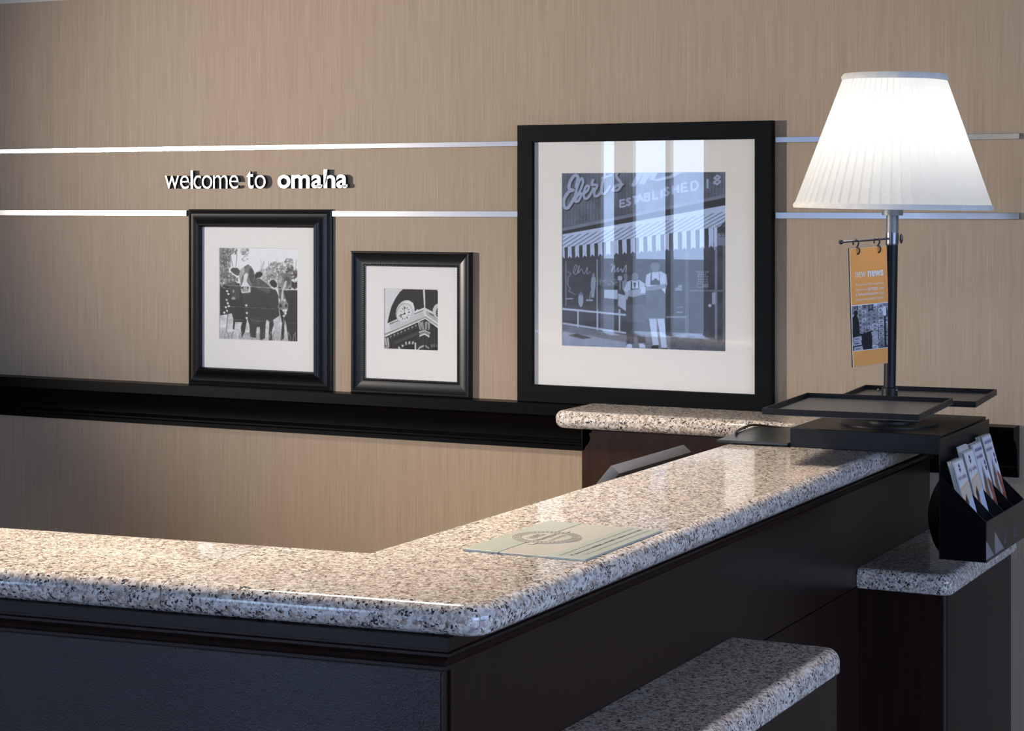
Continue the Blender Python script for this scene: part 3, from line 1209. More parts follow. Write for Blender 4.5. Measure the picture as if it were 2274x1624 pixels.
    # right cow
    c.poly([(1125, 745), (1352, 735), (1356, 1545), (1205, 1540), (1172, 1300), (1142, 1165), (1195, 1030)], .16, 1, .03)
    c.poly([(1060, 1040), (1140, 1060), (1150, 1180), (1128, 1500), (1080, 1545), (1105, 1260)], .13)
    c.poly([(895, 620), (930, 570), (990, 570), (1035, 630), (1040, 715), (1000, 735), (930, 700)], .84)
    c.poly([(905, 622), (935, 582), (985, 582), (1024, 635), (1022, 690), (985, 705), (935, 680)], .15, 1, .03)
    c.poly([(1240, 580), (1290, 610), (1345, 590), (1352, 700), (1300, 735), (1250, 700)], .62)
    c.poly([(1245, 590), (1290, 625), (1338, 612), (1340, 690), (1295, 720), (1250, 690)], .20, 1, .04)
    crown(1150, 480, 90, 26, 40, .45, .80, 16)
    c.poly([(1045, 500), (1130, 465), (1225, 480), (1250, 580), (1248, 720), (1130, 745), (1150, 850), (1200, 960), (1190, 1040), (1062, 1045),
            (1030, 1015), (1068, 900), (1040, 740), (1030, 620)], .50, 1, .10, 18)
    c.poly([(1130, 560), (1180, 525), (1235, 560), (1230, 660), (1180, 700), (1140, 650)], .28, .5, .08, 20)
    c.poly([(1045, 520), (1090, 490), (1110, 560), (1075, 640), (1045, 610)], .74, .6, .08, 20)
    c.poly([(1150, 600), (1178, 590), (1165, 680), (1120, 760), (1125, 900), (1085, 915), (1098, 760)], .84, .8, .08)
    c.poly([(1062, 700), (1100, 720), (1078, 900), (1050, 860)], .32, .7)
    c.ell(1068, 700, 14, 10, .12)
    c.ell(1228, 715, 16, 10, .12)
    c.ell(1080, 985, 20, 30, .2)
    c.ell(1165, 985, 18, 28, .2)
    # legs gaps, fence wires, climbing leaves
    c.line([(118, 672), (430, 682), (900, 708), (1352, 742)], 7, .82, .8)
    c.line([(118, 1010), (330, 1012), (560, 1020), (1040, 1040)], 5, .62, .7)
    c.line([(118, 1212), (560, 1222), (1352, 1260)], 5, .62, .6)
    for (x, y) in [(235, 770), (255, 815), (230, 910), (245, 960), (262, 1005), (215, 1025), (235, 1080), (190, 1110), (210, 1170), (215, 1300),
                   (540, 990), (548, 1110), (545, 1190), (1140, 905), (1125, 1070), (1155, 1110), (1130, 1150), (435, 1300), (425, 1345)]:
        c.poly([(x - 22, y - 8), (x, y - 24), (x + 24, y - 4), (x + 4, y + 20)], .88)
    c.curve([(262, 860), (225, 960), (250, 1080), (238, 1240), (225, 1400)], 8, .3)
    c.curve([(1145, 900), (1130, 1150), (1140, 1400), (1125, 1540)], 8, .62)
    for k in range(26):
        x = 120 + k * 48
        c.curve([(x, 1545), (x + random.uniform(-30, 30), 1470), (x + random.uniform(-40, 40), 1400)], 7, random.uniform(.35, .9), .8, 4)
    c.a = np.clip((c.a - .07) * 1.10, 0, 1)
    im = c.result(.4, .34)
    return im * np.array([.97, .985, 1.0])


# --- picture 2: clock tower corner
def paint_clock():
    def to01(x, y):
        s = (x - 136) / 1216.0
        top = 103 + 15 * s
        bot = 1495 + 38 * s
        return s, (y - top) / (bot - top)
    c = Canvas(126, 144, to01, .84, 5)
    roof = [(595, 100), (1290, 110), (1352, 190), (1352, 700), (1040, 540), (880, 600), (210, 905), (245, 740), (300, 520), (390, 340), (490, 190)]
    c.poly(roof, .155, 1, .03, 14)
    c.poly([(1005, 110), (1048, 112), (1060, 545), (1030, 545)], .86, 1, .04)
    # cornice band
    c.poly([(140, 990), (250, 905), (400, 850), (760, 660), (1040, 535), (1180, 620), (1352, 760), (1352, 940), (1060, 740), (140, 1150)], .84, 1, .03)
    c.poly([(250, 905), (400, 850), (1020, 590), (1020, 620), (260, 945)], .55)
    c.poly([(260, 960), (1020, 640), (1030, 740), (260, 1070)], .76, 1, .05)
    c.poly([(1080, 600), (1352, 790), (1352, 900), (1075, 700)], .70, 1, .05)
    c.poly([(1150, 650), (1300, 740), (1296, 770), (1150, 680)], .30)
    c.poly([(140, 1145), (1060, 735), (1352, 940), (1352, 975), (1060, 775), (140, 1190)], .60)
    c.poly([(140, 1190), (1060, 775), (1352, 975), (1352, 1020), (1060, 800), (140, 1228)], .88)
    c.poly([(820, 640), (880, 575), (915, 600), (860, 640)], .88)
    c.poly([(150, 980), (235, 905), (260, 960), (250, 1060), (150, 1100)], .84)
    # clock
    c.ell(610, 640, 205, 272, .80, .32)
    c.poly([(560, 430), (690, 378), (790, 440), (812, 560), (760, 600), (640, 470)], .88)
    c.ell(590, 668, 178, 232, .62, .32)
    c.ell(594, 672, 164, 218, .86, .32)
    c.ell(600, 675, 140, 196, .70, .32)
    c.ell(602, 677, 132, 188, .87, .32)
    for k in range(12):
        a = k / 12 * 2 * math.pi + .1
        dx, dy = math.cos(a), math.sin(a)
        ex, ey = 108 * dx, 156 * dy
        cs, sn = math.cos(.32), math.sin(.32)
        x, y = 602 + ex * cs - ey * sn, 677 + ex * sn + ey * cs
        x2, y2 = 602 + .74 * (ex * cs - ey * sn), 677 + .74 * (ex * sn + ey * cs)
        c.line([(x, y), (x2, y2)], 26 if k in (1, 4, 8, 11) else 15, .25 if k % 2 else .42)
    c.line([(598, 685), (580, 520)], 12, .30)
    c.line([(612, 672), (482, 742)], 16, .16)
    c.ell(600, 685, 16, 20, .12)
    c.poly([(480, 890), (560, 935), (600, 900), (580, 870), (500, 870)], .78)
    # second clock cut by the edge
    c.ell(1345, 610, 125, 165, .78, .1)
    c.ell(1372, 650, 80, 122, .18, .1)
    for y in (590, 640, 690, 740):
        c.line([(1312, y), (1352, y + 26)], 14, .8)
    # dark masonry under the eaves
    c.poly([(140, 1228), (1060, 800), (1352, 1020), (1352, 1540), (140, 1500)], .18, 1, .04, 18)
    for k in range(8):
        x = 285 + k * 80
        y = 1215 - k * 36.5
        c.poly([(x - 22, y - 18), (x + 20, y - 36), (x + 22, y + 10), (x - 20, y + 26)], .52)
        c.poly([(x - 14, y + 54), (x + 20, y + 40), (x + 20, y + 50), (x - 14, y + 64)], .30)
    c.poly([(270, 1295), (890, 1010), (890, 1060), (270, 1330)], .10)
    c.poly([(360, 1330), (890, 1090), (890, 1170), (380, 1390)], .28)
    c.poly([(370, 1400), (880, 1175), (880, 1215), (370, 1440)], .09)
    # brackets at the corner
    for (x, lean) in ((920, 30), (985, 22), (1085, -22), (1150, -26)):
        c.poly([(x - 32, 880), (x + 20, 850), (x + 28 + lean, 1040), (x - 10 + lean, 1060)], .72)
        c.poly([(x - 8, 880), (x + 4, 876), (x + 12 + lean, 1040), (x + lean, 1046)], .32)
    c.poly([(910, 1090), (1040, 1050), (1170, 1110), (1165, 1145), (1040, 1085), (915, 1125)], .72)
    c.poly([(925, 1130), (1040, 1090), (1150, 1145), (1150, 1225), (1040, 1150), (930, 1205)], .55)
    c.poly([(928, 1180), (1040, 1130), (1150, 1190), (1148, 1225), (1040, 1160), (930, 1210)], .86)
    c.poly([(985, 1190), (1040, 1165), (1100, 1200), (1100, 1520), (985, 1515)], .22, 1, .03)
    c.poly([(1030, 1165), (1055, 1165), (1055, 1520), (1030, 1518)], .12)
    # far left bracket
    c.poly([(140, 1240), (250, 1210), (260, 1410), (140, 1500)], .30)
    for x in (165, 215):
        c.poly([(x - 12, 1240), (x + 12, 1230), (x + 34, 1410), (x + 6, 1420)], .80)
    c.poly([(150, 1440), (250, 1410), (250, 1460), (150, 1500)], .62)
    # arched window with banded voussoirs
    c.poly([(460, 1500), (540, 1420), (640, 1350), (760, 1330), (850, 1330), (850, 1510)], .30)
    for i, (a, b) in enumerate([((490, 1500), (465, 1450)), ((560, 1440), (545, 1400)), ((630, 1390), (625, 1335)), ((700, 1375), (705, 1325)), ((775, 1375), (785, 1325))]):
        c.line([a, b], 32, .80)
    c.poly([(820, 1340), (856, 1340), (856, 1515), (820, 1512)], .80)
    c.poly([(500, 1505), (600, 1420), (720, 1390), (815, 1390), (815, 1512)], .06)
    c.poly([(880, 1500), (930, 1430), (1030, 1390), (1030, 1430), (940, 1475), (900, 1515)], .70)
    c.poly([(1060, 1390), (1140, 1450), (1140, 1490), (1060, 1430)], .62)
    for x in (1195, 1245, 1300):
        c.line([(x, 1370), (x + 6, 1440)], 26, .5 if x < 1290 else .36)
    c.poly([(1210, 1440), (1352, 1450), (1352, 1540), (1210, 1530)], .06)
    c.a = np.clip((c.a - .07) * 1.09, 0, 1)
    im = c.result(.25, .14)
    return im * np.array([.975, .985, 1.0])


# --- picture 3: old shop front
def paint_shop():
    def to01(x, y):
        s = (x - 101) / 1347.0
        top = 92 - 6 * s
        bot = 1510 + 50 * s
        return s, (y - top) / (bot - top)
    c = Canvas(366, 402, to01, .42, 9)
    # corrugated sign wall
    c.rect(95, 80, 1452, 560, .40)
    n = c.noise(9, 4, 1.5, .8)
    st = .5 + .5 * np.sin(c.u * 2 * math.pi * 50 + 2 * c.v)
    c.a = c.a + ((n - .5) * .30 + (st - .5) * .07)[..., None]
    # dark glass below the awning
    c.poly([(95, 560), (1452, 330), (1452, 1600), (95, 1560)], .27, 1, .07, 9)
    c.poly([(95, 545), (1452, 270), (1452, 300), (95, 575)], .52)
    c.poly([(95, 572), (1452, 298), (1452, 355), (95, 600)], .20)

    def script(pts, wd=30, cl=.72):
        c.curve([(x + 9, y + 9) for x, y in pts], wd, .16)
        c.curve(pts, wd, cl)
    script([(220, 215), (238, 130), (205, 118), (168, 175), (165, 225), (196, 236), (158, 250), (118, 320), (128, 378), (160, 372), (205, 300)], 27)
    script([(205, 330), (248, 255), (280, 175), (272, 140), (248, 165), (218, 260), (212, 320), (238, 325), (262, 280), (240, 258), (282, 268)], 22)
    script([(282, 268), (318, 240), (330, 205), (306, 205), (286, 260), (296, 304), (330, 290), (372, 215)], 21)
    script([(366, 150), (358, 190), (400, 196), (376, 250), (384, 286), (420, 268), (452, 210)], 22)
    script([(470, 70), (440, 200), (440, 262), (470, 258), (505, 205)], 22)
    c.curve([(436, 140), (520, 112)], 18, .75)
    script([(590, 60), (560, 120), (598, 180), (575, 232), (530, 236), (560, 200), (610, 190)], 24)
    # capital of the second word, cut by the edge of the picture
    c.poly([(735, 90), (790, 90), (712, 208), (680, 200)], .74)
    c.poly([(790, 90), (862, 88), (790, 186), (742, 184)], .74)
    c.poly([(852, 90), (900, 88), (872, 150), (1000, 118), (1030, 88), (1110, 86), (1010, 140), (890, 164), (835, 150)], .74)
    # small capitals
    GL = {'E': [[(1, 0), (0, 0), (0, 2), (1, 2)], [(0, 1), (.8, 1)]], 'S': [[(1, .2), (.5, 0), (.05, .4), (.5, .95), (.95, 1.5), (.5, 2), (0, 1.8)]],
          'T': [[(0, 0), (1.1, 0)], [(.55, 0), (.55, 2)]], 'A': [[(0, 2), (.55, 0), (1.1, 2)], [(.2, 1.35), (.9, 1.35)]],
          'B': [[(0, 0), (0, 2), (.7, 2), (1, 1.5), (.7, 1), (0, 1)], [(0, 0), (.7, 0), (.9, .5), (.7, 1)]], 'L': [[(0, 0), (0, 2), (.9, 2)]],
          'I': [[(.3, 0), (.3, 2)]], 'H': [[(0, 0), (0, 2)], [(1, 0), (1, 2)], [(0, 1), (1, 1)]],
          'D': [[(0, 0), (0, 2), (.6, 2), (1, 1.4), (1, .6), (.6, 0), (0, 0)]], '1': [[(.4, 0), (.4, 2)]],
          '8': [[(.5, 0), (.1, .5), (.5, .95), (.95, 1.5), (.5, 2), (.05, 1.5), (.5, .95), (.9, .5), (.5, 0)]]}
    xs = [(592, 320, 38), (643, 307, 36), (694, 293, 40), (732, 277, 42), (796, 266, 40), (862, 250, 40), (922, 236, 30), (954, 220, 40),
          (1022, 200, 44), (1094, 186, 44), (1172, 172, 50), (1284, 150, 40), (1348, 124, 56)]
    for ch, (x, y, wd) in zip('ESTABLISHED18', xs):
        h = 27 + (x - 590) * .012
        for seg in GL[ch]:
            c.line([(x + p[0] * wd, y + p[1] * h - p[0] * wd * .18) for p in seg], 16, .74)
    # awning: striped slope and valance
    def lerp(a, b, t):
        return (a[0] + (b[0] - a[0]) * t, a[1] + (b[1] - a[1]) * t)
    T0, T1 = (95, 598), (1452, 360)
    B0, B1 = (95, 708), (1380, 540)
    c.poly([T0, T1, (1452, 470), (1400, 535), B1, B0], .84)
    NST = 19
    for k in range(-9, NST + 8):
        b = lerp(B0, B1, ((k + .5) / NST) ** 1.0)
        b2 = lerp(B0, B1, (k + .82) / NST)
        tt = 190 * (1 + .5 * max(k, 0) / NST)
        up = (b[0] + tt, b[1] - 118 - 45 * max(k, 0) / NST)
        up2 = (b2[0] + tt, b2[1] - 118 - 45 * max(k, 0) / NST)
        yt = lambda x: 598 + (x - 95) * (360 - 598) / (1452 - 95) + 6
        # trim to the top edge of the awning
        def trim(p, q):
            for _ in range(60):
                if q[1] >= yt(q[0]):
                    return q
                q = lerp(q, p, .04)
            return q
        c.poly([b, b2, trim(b2, up2), trim(b, up)], .52, .9)
    c.line([(p) for p in (B0, (480, 662), (900, 606), B1)], 5, .70)
    for k in range(NST):
        t0 = (k / NST) ** 1.06
        t1 = ((k + .52) / NST) ** 1.06
        t2 = ((k + 1) / NST) ** 1.06
        a, b, e = lerp(B0, B1, t0), lerp(B0, B1, t1), lerp(B0, B1, t2)
        h = 92 + 76 * t0
        c.poly([a, b, (b[0] + 2, b[1] + h), ((a[0] + b[0]) / 2, a[1] + h - 22), (a[0] + 2, a[1] + h)], .88)
        c.line([lerp(a, b, .35), (lerp(a, b, .35)[0] + 1, a[1] + h - 20)], 3, .68)
        c.line([lerp(a, b, .65), (lerp(a, b, .65)[0] + 1, a[1] + h - 20)], 3, .68)
        c.poly([b, e, (e[0] + 2, e[1] + h - 6), ((b[0] + e[0]) / 2, b[1] + h - 6), (b[0] + 2, b[1] + h - 6)], .25, 1, .04)
    c.poly([(1350, 540), (1376, 538), (1376, 722), (1352, 726)], .88)
    c.rect(1380, 590, 1452, 690, .55)
    for x in (1400, 1424):
        c.curve([(x, 600), (x + 14, 596), (x + 14, 612), (x, 620)], 5, .2)
    # window band, lettering on the glass, interior
    c.rect(95, 1180, 640, 1300, .40, .5, .08, 16)
    c.poly([(95, 1195), (640, 1248), (640, 1264), (95, 1212)], .80)
    c.poly([(95, 1312), (640, 1395), (640, 1412), (95, 1330)], .72)
    for x in (232, 396, 580):
        c.rect(x, 1210, x + 13, 1390, .78)
    c.rect(395, 800, 405, 1215, .66)
    c.rect(132, 820, 140, 1180, .58)
    c.curve([(200, 915), (230, 860), (215, 850), (198, 905), (225, 920), (250, 850), (240, 915), (268, 880), (290, 920), (318, 865), (315, 920), (345, 900)], 6, .62)
    c.curve([(512, 850), (530, 845), (520, 905), (545, 850), (545, 905), (575, 870), (570, 905), (600, 880), (610, 905), (640, 850), (640, 905)], 8, .66)
    c.rect(405, 1020, 575, 1045, .16)
    c.poly([(458, 1050), (570, 1052), (570, 1128), (458, 1116)], .76)
    c.poly([(574, 1080), (640, 1100), (640, 1226), (574, 1180)], .74)
    c.ell(262, 1130, 22, 60, .68)
    c.ell(262, 1085, 20, 10, .5)
    c.poly([(350, 960), (370, 915), (388, 960), (386, 1020), (372, 1115), (350, 1110), (346, 1010)], .64)
    c.ell(370, 930, 12, 18, .5)
    c.line([(345, 1060), (338, 1130)], 6, .66)
    c.rect(308, 1128, 364, 1142, .66)
    c.line([(150, 900), (180, 920), (155, 945), (150, 1010), (175, 1040), (160, 1060), (215, 1090)], 7, .55)
    c.line([(140, 1122), (195, 1122)], 9, .7)
    for k in range(26):
        x = 410 + random.random() * 150
        c.line([(x, 960 + random.random() * 50), (x + 22, 960 + random.random() * 50)], 5, random.uniform(.4, .7), .8)
    c.ell(582, 955, 11, 20, .7)
    c.ell(598, 955, 11, 20, .7)
    c.rect(586, 970, 594, 1050, .6)
    c.ell(636, 945, 16, 28, .5)
    c.poly([(606, 980), (640, 965), (650, 985), (648, 1050), (610, 1050)], .58)
    # right side: door and frames
    c.rect(1120, 735, 1150, 1440, .40)
    c.rect(1358, 700, 1376, 1470, .55)
    c.rect(1418, 690, 1445, 1480, .42)
    c.poly([(1150, 1400), (1376, 1452), (1376, 1486), (1140, 1425)], .40)
    c.rect(1150, 1052, 1420, 1066, .46)
    c.rect(1336, 1074, 1364, 1170, .66)
    c.ell(1318, 1180, 12, 12, .8)
    c.rect(965, 1266, 1130, 1280, .58)
    c.poly([(985, 1430), (1135, 1415), (1135, 1432), (985, 1450)], .52)
    for (y, a, b) in ((906, 1212, 1308), (926, 1226, 1292), (944, 1224, 1294), (966, 1224, 1294), (986, 1224, 1298)):
        x = a
        while x < b:
            c.rect(x, y - 6, x + 11, y + 6, .56)
            x += 17
    c.rect(1218, 1000, 1306, 1034, .52)
    c.rect(1224, 1006, 1258, 1028, .25)
    for k in range(6):
        c.rect(1066 if k < 3 else 1040, 1012 + k * 8, 1096, 1017 + k * 8, .80)
    c.rect(1050, 1190, 1104, 1195, .66)
    c.rect(1050, 1230, 1104, 1237, .72)
    # pavement
    c.poly([(95, 1332), (640, 1420), (1130, 1448), (1452, 1500), (1452, 1620), (95, 1560)], .47, 1, .05, 18)
    c.poly([(95, 1385), (640, 1480), (640, 1560), (95, 1560)], .66, .9, .03)
    c.poly([(150, 1420), (230, 1408), (360, 1442), (280, 1452)], .28)
    c.poly([(1000, 1440), (1135, 1432), (1452, 1500), (1452, 1600), (1000, 1560)], .33, .8, .05)
    # two shopkeepers in aprons
    c.poly([(640, 1060), (795, 1060), (800, 1300), (790, 1330), (800, 1480), (740, 1485), (730, 1350), (700, 1350), (706, 1490), (645, 1490), (650, 1320), (640, 1300)], .27)
    c.poly([(645, 1170), (795, 1170), (800, 1322), (640, 1318)], .34, 1, .03)
    c.poly([(650, 985), (690, 970), (750, 972), (795, 1000), (800, 1090), (640, 1100), (620, 1050)], .80)
    c.poly([(680, 980), (690, 980), (690, 1040), (742, 1040), (738, 980), (748, 980), (750, 1090), (678, 1090)], .22)
    c.poly([(700, 990), (724, 990), (716, 1036), (708, 1036)], .14)
    c.poly([(660, 1055), (790, 1040), (800, 1085), (700, 1110), (650, 1105)], .62)
    c.poly([(632, 1060), (665, 1075), (650, 1135), (630, 1120)], .70)
    c.poly([(760, 1030), (800, 1030), (800, 1075), (762, 1078)], .86)
    c.ell(714, 945, 28, 36, .46)
    c.poly([(682, 930), (714, 900), (746, 930), (740, 915), (714, 895), (690, 912)], .2)
    c.poly([(650, 1495), (680, 1492), (692, 1508), (690, 1525), (645, 1528), (640, 1515)], .84)
    c.poly([(745, 1490), (785, 1490), (800, 1510), (798, 1526), (752, 1524)], .84)
    c.poly([(806, 930), (850, 905), (925, 900), (970, 925), (978, 1010), (940, 1030), (810, 1030), (798, 1010)], .82)
    c.poly([(846, 905), (858, 905), (860, 960), (905, 960), (905, 900), (915, 905), (918, 1010), (838, 1012)], .18)
    c.poly([(852, 905), (880, 935), (912, 900), (912, 975), (900, 975), (882, 945), (866, 972), (852, 975)], .84)
    c.poly([(800, 1030), (965, 1000), (975, 1030), (960, 1055), (800, 1070)], .58)
    c.poly([(800, 1060), (965, 1040), (968, 1286), (800, 1286)], .36, 1, .03)
    c.poly([(932, 1045), (965, 1035), (962, 1085)], .86)
    c.ell(880, 858, 38, 50, .48)
    c.poly([(840, 850), (850, 812), (880, 800), (912, 812), (922, 850), (905, 826), (860, 826)], .18)
    c.poly([(828, 1286), (890, 1286), (895, 1400), (910, 1500), (860, 1505), (842, 1380)], .80)
    c.poly([(895, 1286), (955, 1286), (970, 1480), (975, 1525), (930, 1525), (915, 1400)], .82)
    c.line([(893, 1290), (905, 1440)], 5, .5)
    c.poly([(858, 1505), (908, 1505), (905, 1530), (838, 1536)], .14)
    c.poly([(935, 1525), (976, 1525), (976, 1545), (935, 1545)], .2)
    im = c.result(.35, .14)
    return (.03 + im * .93) * np.array([.84, .94, 1.12])  # grey print; blue of the reflection in its glass mixed into the ink


FR1 = [(0.0, .0075), (.0015, .0095), (.0035, .0100), (.0042, .0090), (.0050, .0105), (.0072, .0112), (.0080, .0102), (.0090, .0118),
       (.0115, .0128), (.0125, .0122), (.0180, .0130), (.0250, .0152), (.0320, .0190), (.0370, .0232), (.0390, .0240), (.0410, .0262),
       (.0435, .0268), (.0460, .0250), (.0480, .0215), (.0490, .0190)]
frame('framed_cattle_photo', 'black stepped frame holding a black and white photo of three cows', F1L, F1R, SH_T + .0004, 1.5430, FR1, 'frame_black', None,
      (-3.1715, -2.9185, 1.1885, 1.4385), .0125, paint_cows())
FR2 = [(0.0, .0165), (.0015, .0190), (.0045, .0196), (.0065, .0190), (.0080, .0176), (.0110, .0162), (.0160, .0146), (.0220, .0132),
       (.0290, .0124), (.0330, .0124), (.0345, .0132), (.0390, .0132), (.0396, .0110)]
frame('framed_clock_photo', 'smaller black cove frame with beaded lip holding a clock tower photo', F2L, F2R, SH_T + .0004, 1.4338, FR2, 'frame_black', None,
      (-2.6530, -2.4918, 1.1785, 1.3372), .0085, paint_clock(), bead=True)
FR3 = [(0.0, .0225), (.0012, .0240), (.0418, .0240), (.0428, .0230), (.0434, .0165)]
frame('framed_shop_photo', 'large flat black frame holding a shop front photo with two men', F3L, F3R, SH_T + .0004, 1.7555, FR3, 'frame_matte', None,
      (-2.1370, -1.7020, 1.2030, 1.6352), .0125, paint_shop())

# ------------------------------------------------------------------ engraved plate on the counter
pz = TOP
plate = thing('engraved_plate', (-1.236, -1.894, pz), 'flat satin metal plate with round seal and engraved lines on the granite', 'plate')
box('upper_sheet', -1.331, -1.2745, -2.032, -1.7570, pz, pz + .0032, 'plate_a', plate, .0005)
box('middle_sheet', -1.2737, -1.1990, -2.032, -1.7570, pz, pz + .0028, 'plate_b', plate, .0005)
box('text_sheet', -1.1988, -1.141, -2.032, -1.7570, pz, pz + .0032, 'plate_a', plate, .0005)
PT = basis(Vector((0, 0, pz + .0030)), Vector((0, 1, 0)), Vector((-1, 0, 0)), Vector((0, 0, 1)))   # text x = world +y, text y = world -x
flat_text('engraved_line', 'Friendly service, clean rooms, comfortable surroundings, every time.', PT, -2.018, -1.766, 1.1815, 1.1880, 'engrave', plate, 0, .0004)
flat_text('engraved_line', "If you're not satisfied, we don't expect you to pay.", PT, -2.012, -1.768, 1.1665, 1.1745, 'engrave_dark', plate, .014, .0004)
flat_text('engraved_line', "That's our commitment and your guarantee. That's 100% Hampton.", PT, -2.000, -1.768, 1.1530, 1.1595, 'engrave', plate, 0, .0004)
SC = Vector((-1.2655, -1.8955))


def ring(r0, r1, z, n=64):
    V, F = [], []
    for k in range(n):
        a = 2 * math.pi * k / n
        V.append((SC.x + r0 * math.cos(a), SC.y + r0 * math.sin(a), z))
        V.append((SC.x + r1 * math.cos(a), SC.y + r1 * math.sin(a), z))
    for k in range(n):
        k2 = (k + 1) % n
        F.append((2 * k, 2 * k + 1, 2 * k2 + 1, 2 * k2))
    return V, F


lathe('seal_disc', [(.0515, pz + .0030), (.0515, pz + .0036), (.051, pz + .0038), (0, pz + .0038)], 'plate_b', plate, 64, center=(SC.x, SC.y))
for (a, b) in ((.0492, .0505), (.0475, .0481), (.0385, .0392), (.0370, .0380)):
    V, F = ring(a, b, pz + .0040)
    obj('seal_ring', V, F, 'engrave', plate)
V, F = [], []
for k in range(44):
    a = 2 * math.pi * k / 44
    p = SC + Vector((math.cos(a), math.sin(a))) * .0433
    t = Vector((-math.sin(a), math.cos(a)))
    n_ = Vector((math.cos(a), math.sin(a)))
    b = len(V)
    hh = .0022 + .0009 * (k % 3)
    for (s, q) in ((-.0013, -hh), (.0013, -hh), (.0013, hh), (-.0013, hh)):
        V.append((*(p + t * s + n_ * q), pz + .0040))
    F.append((b, b + 1, b + 2, b + 3))
obj('seal_legend', V, F, 'engrave', plate)
PS = basis(Vector((SC.x, SC.y, pz + .0038)), Vector((0, 1, 0)), Vector((-1, 0, 0)), Vector((0, 0, 1)))
flat_text('seal_text', '100%', PS, -.020, .020, .010, .024, 'engrave', plate, .01, .0003)
flat_text('seal_text', 'Hampton', PS, -.033, .033, -.009, .007, 'engrave', plate, .006, .0003)
flat_text('seal_text', 'GUARANTEE', PS, -.026, .026, -.0205, -.0135, 'engrave', plate, .0, .0003)
for s in (-1, 1):
    box('seal_ribbon', -.005 + SC.x + .004, .005 + SC.x + .004, SC.y + s * .0535 - .008, SC.y + s * .0535 + .008, pz + .0028, pz + .0040, 'plate_b', plate, .0005)

# ------------------------------------------------------------------ display stand with lamp
LP = Vector((-1.150, -0.534, 0))
RZ = Matrix.Rotation(math.radians(3.0), 4, 'Z')
stand = thing('lamp_stand', (LP.x, LP.y, TOP), 'black counter display stand with two trays, pole and lit pleated white lamp shade', 'lamp')


def about(cx, cy, ang):
    return Matrix.Translation((cx, cy, 0)) @ Matrix.Rotation(math.radians(ang), 4, 'Z')


BXC = (-1.1605, -0.490)
box('base_box', -.1525, .1525, -.192, .192, TOP + .0004, TOP + .039, 'blackmetal', stand, .0012, 2, about(*BXC, 0.6))
DZ = TOP + .039
lathe('turntable_disc', [(.098, DZ), (.098, DZ + .0035), (.097, DZ + .0045), (0, DZ + .0045)], 'blackmetal', stand, 64, center=(LP.x, LP.y))
lathe('turntable_boss', [(.052, DZ + .0045), (.052, DZ + .009), (.050, DZ + .010), (.020, DZ + .012), (.020, 1.1470), (.034, 1.1485), (.034, 1.1530), (0, 1.1530)], 'blackmetal', stand, 40, center=(LP.x, LP.y))


def tray(cx, cy, w_, d_, zt, ang, arm):
    mt = about(cx, cy, ang)
    h, th = .0125, .0035
    t = box('tray', -w_ / 2, w_ / 2, -d_ / 2, d_ / 2, zt - h, zt - h + .003, 'traymetal', stand, .0006, 2, mt)
    for (x0, x1, y0, y1) in ((-w_ / 2, w_ / 2, -d_ / 2, -d_ / 2 + th), (-w_ / 2, w_ / 2, d_ / 2 - th, d_ / 2),
                             (-w_ / 2, -w_ / 2 + th, -d_ / 2 + th, d_ / 2 - th), (w_ / 2 - th, w_ / 2, -d_ / 2 + th, d_ / 2 - th)):
        box('tray_rim', x0, x1, y0, y1, zt - h + .0005, zt, 'blackmetal', t, .0007, 2, mt)
    box('tray_arm', *arm, zt - h - .0035, zt - h - .0002, 'blackmetal', stand, .0005)


tray(-1.131, -0.800, .293, .333, 1.177, 4.0, (-1.165, -1.135, -.72, -.545))
tray(-1.135, -0.372, .285, .287, 1.160, 5.0, (-1.165, -1.135, -.523, -.42))
TILT = Matrix.Translation((LP.x, LP.y, 1.153)) @ Matrix.Rotation(math.radians(0.95), 4, 'Y') @ Matrix.Translation((-LP.x, -LP.y, -1.153))
cc = (LP.x, LP.y)
lathe('pole_foot', [(.0165, 1.1535), (.0165, 1.181), (.0155, 1.184), (.0125, 1.185)], 'blackmetal', stand, 32, TILT, cc)
lathe('pole', [(.0122, 1.184), (.0122, 1.4745)], 'blackmetal', stand, 32, TILT, cc)
lathe('clamp_ring', [(.0127, 1.4745), (.0130, 1.4750), (.0130, 1.4760), (.0122, 1.4765), (.0130, 1.4772), (.0132, 1.4995), (.0125, 1.4998)], 'steel', stand, 32, TILT, cc)
lathe('upper_pole', [(.0125, 1.4998), (.0125, 1.5350)], 'greymetal', stand, 32, TILT, cc)
lathe('socket_collar', [(.0215, 1.5350), (.0215, 1.5475), (.0205, 1.5485), (.012, 1.5485), (.012, 1.60), (.016, 1.605), (.016, 1.640), (0, 1.640)], 'greymetal', stand, 32, TILT, cc)
# thumb screw on the clamp
km = TILT @ Matrix.Translation((LP.x + .0170, LP.y + .0080, 1.4880)) @ Matrix.Rotation(math.radians(25), 4, 'Z')
bm = bmesh.new()
bmesh.ops.create_uvsphere(bm, u_segments=16, v_segments=10, radius=1.0, matrix=km @ Matrix.Diagonal((.0036, .0075, .0105, 1)))
bmobj('thumb_screw', bm, 'steel', stand, True)
for (dx, dy) in ((-.0195, -.012), (.0175, -.008)):
    bm = bmesh.new()
    bmesh.ops.create_uvsphere(bm, u_segments=10, v_segments=6, radius=.0028, matrix=Matrix.Translation((LP.x + dx, LP.y + dy, 1.1795)))
    bmobj('foot_screw', bm, 'steel', stand, True)
# sign rod with ball end
RV = Vector((-.487, -.873, 0)).normalized()
RN = Vector((.873, -.487, 0)).normalized()
RS = TILT @ Vector((LP.x, LP.y, 1.4880))


def rodp(s):
    return RS + RV * s + Vector((0, 0, -.042 * s))


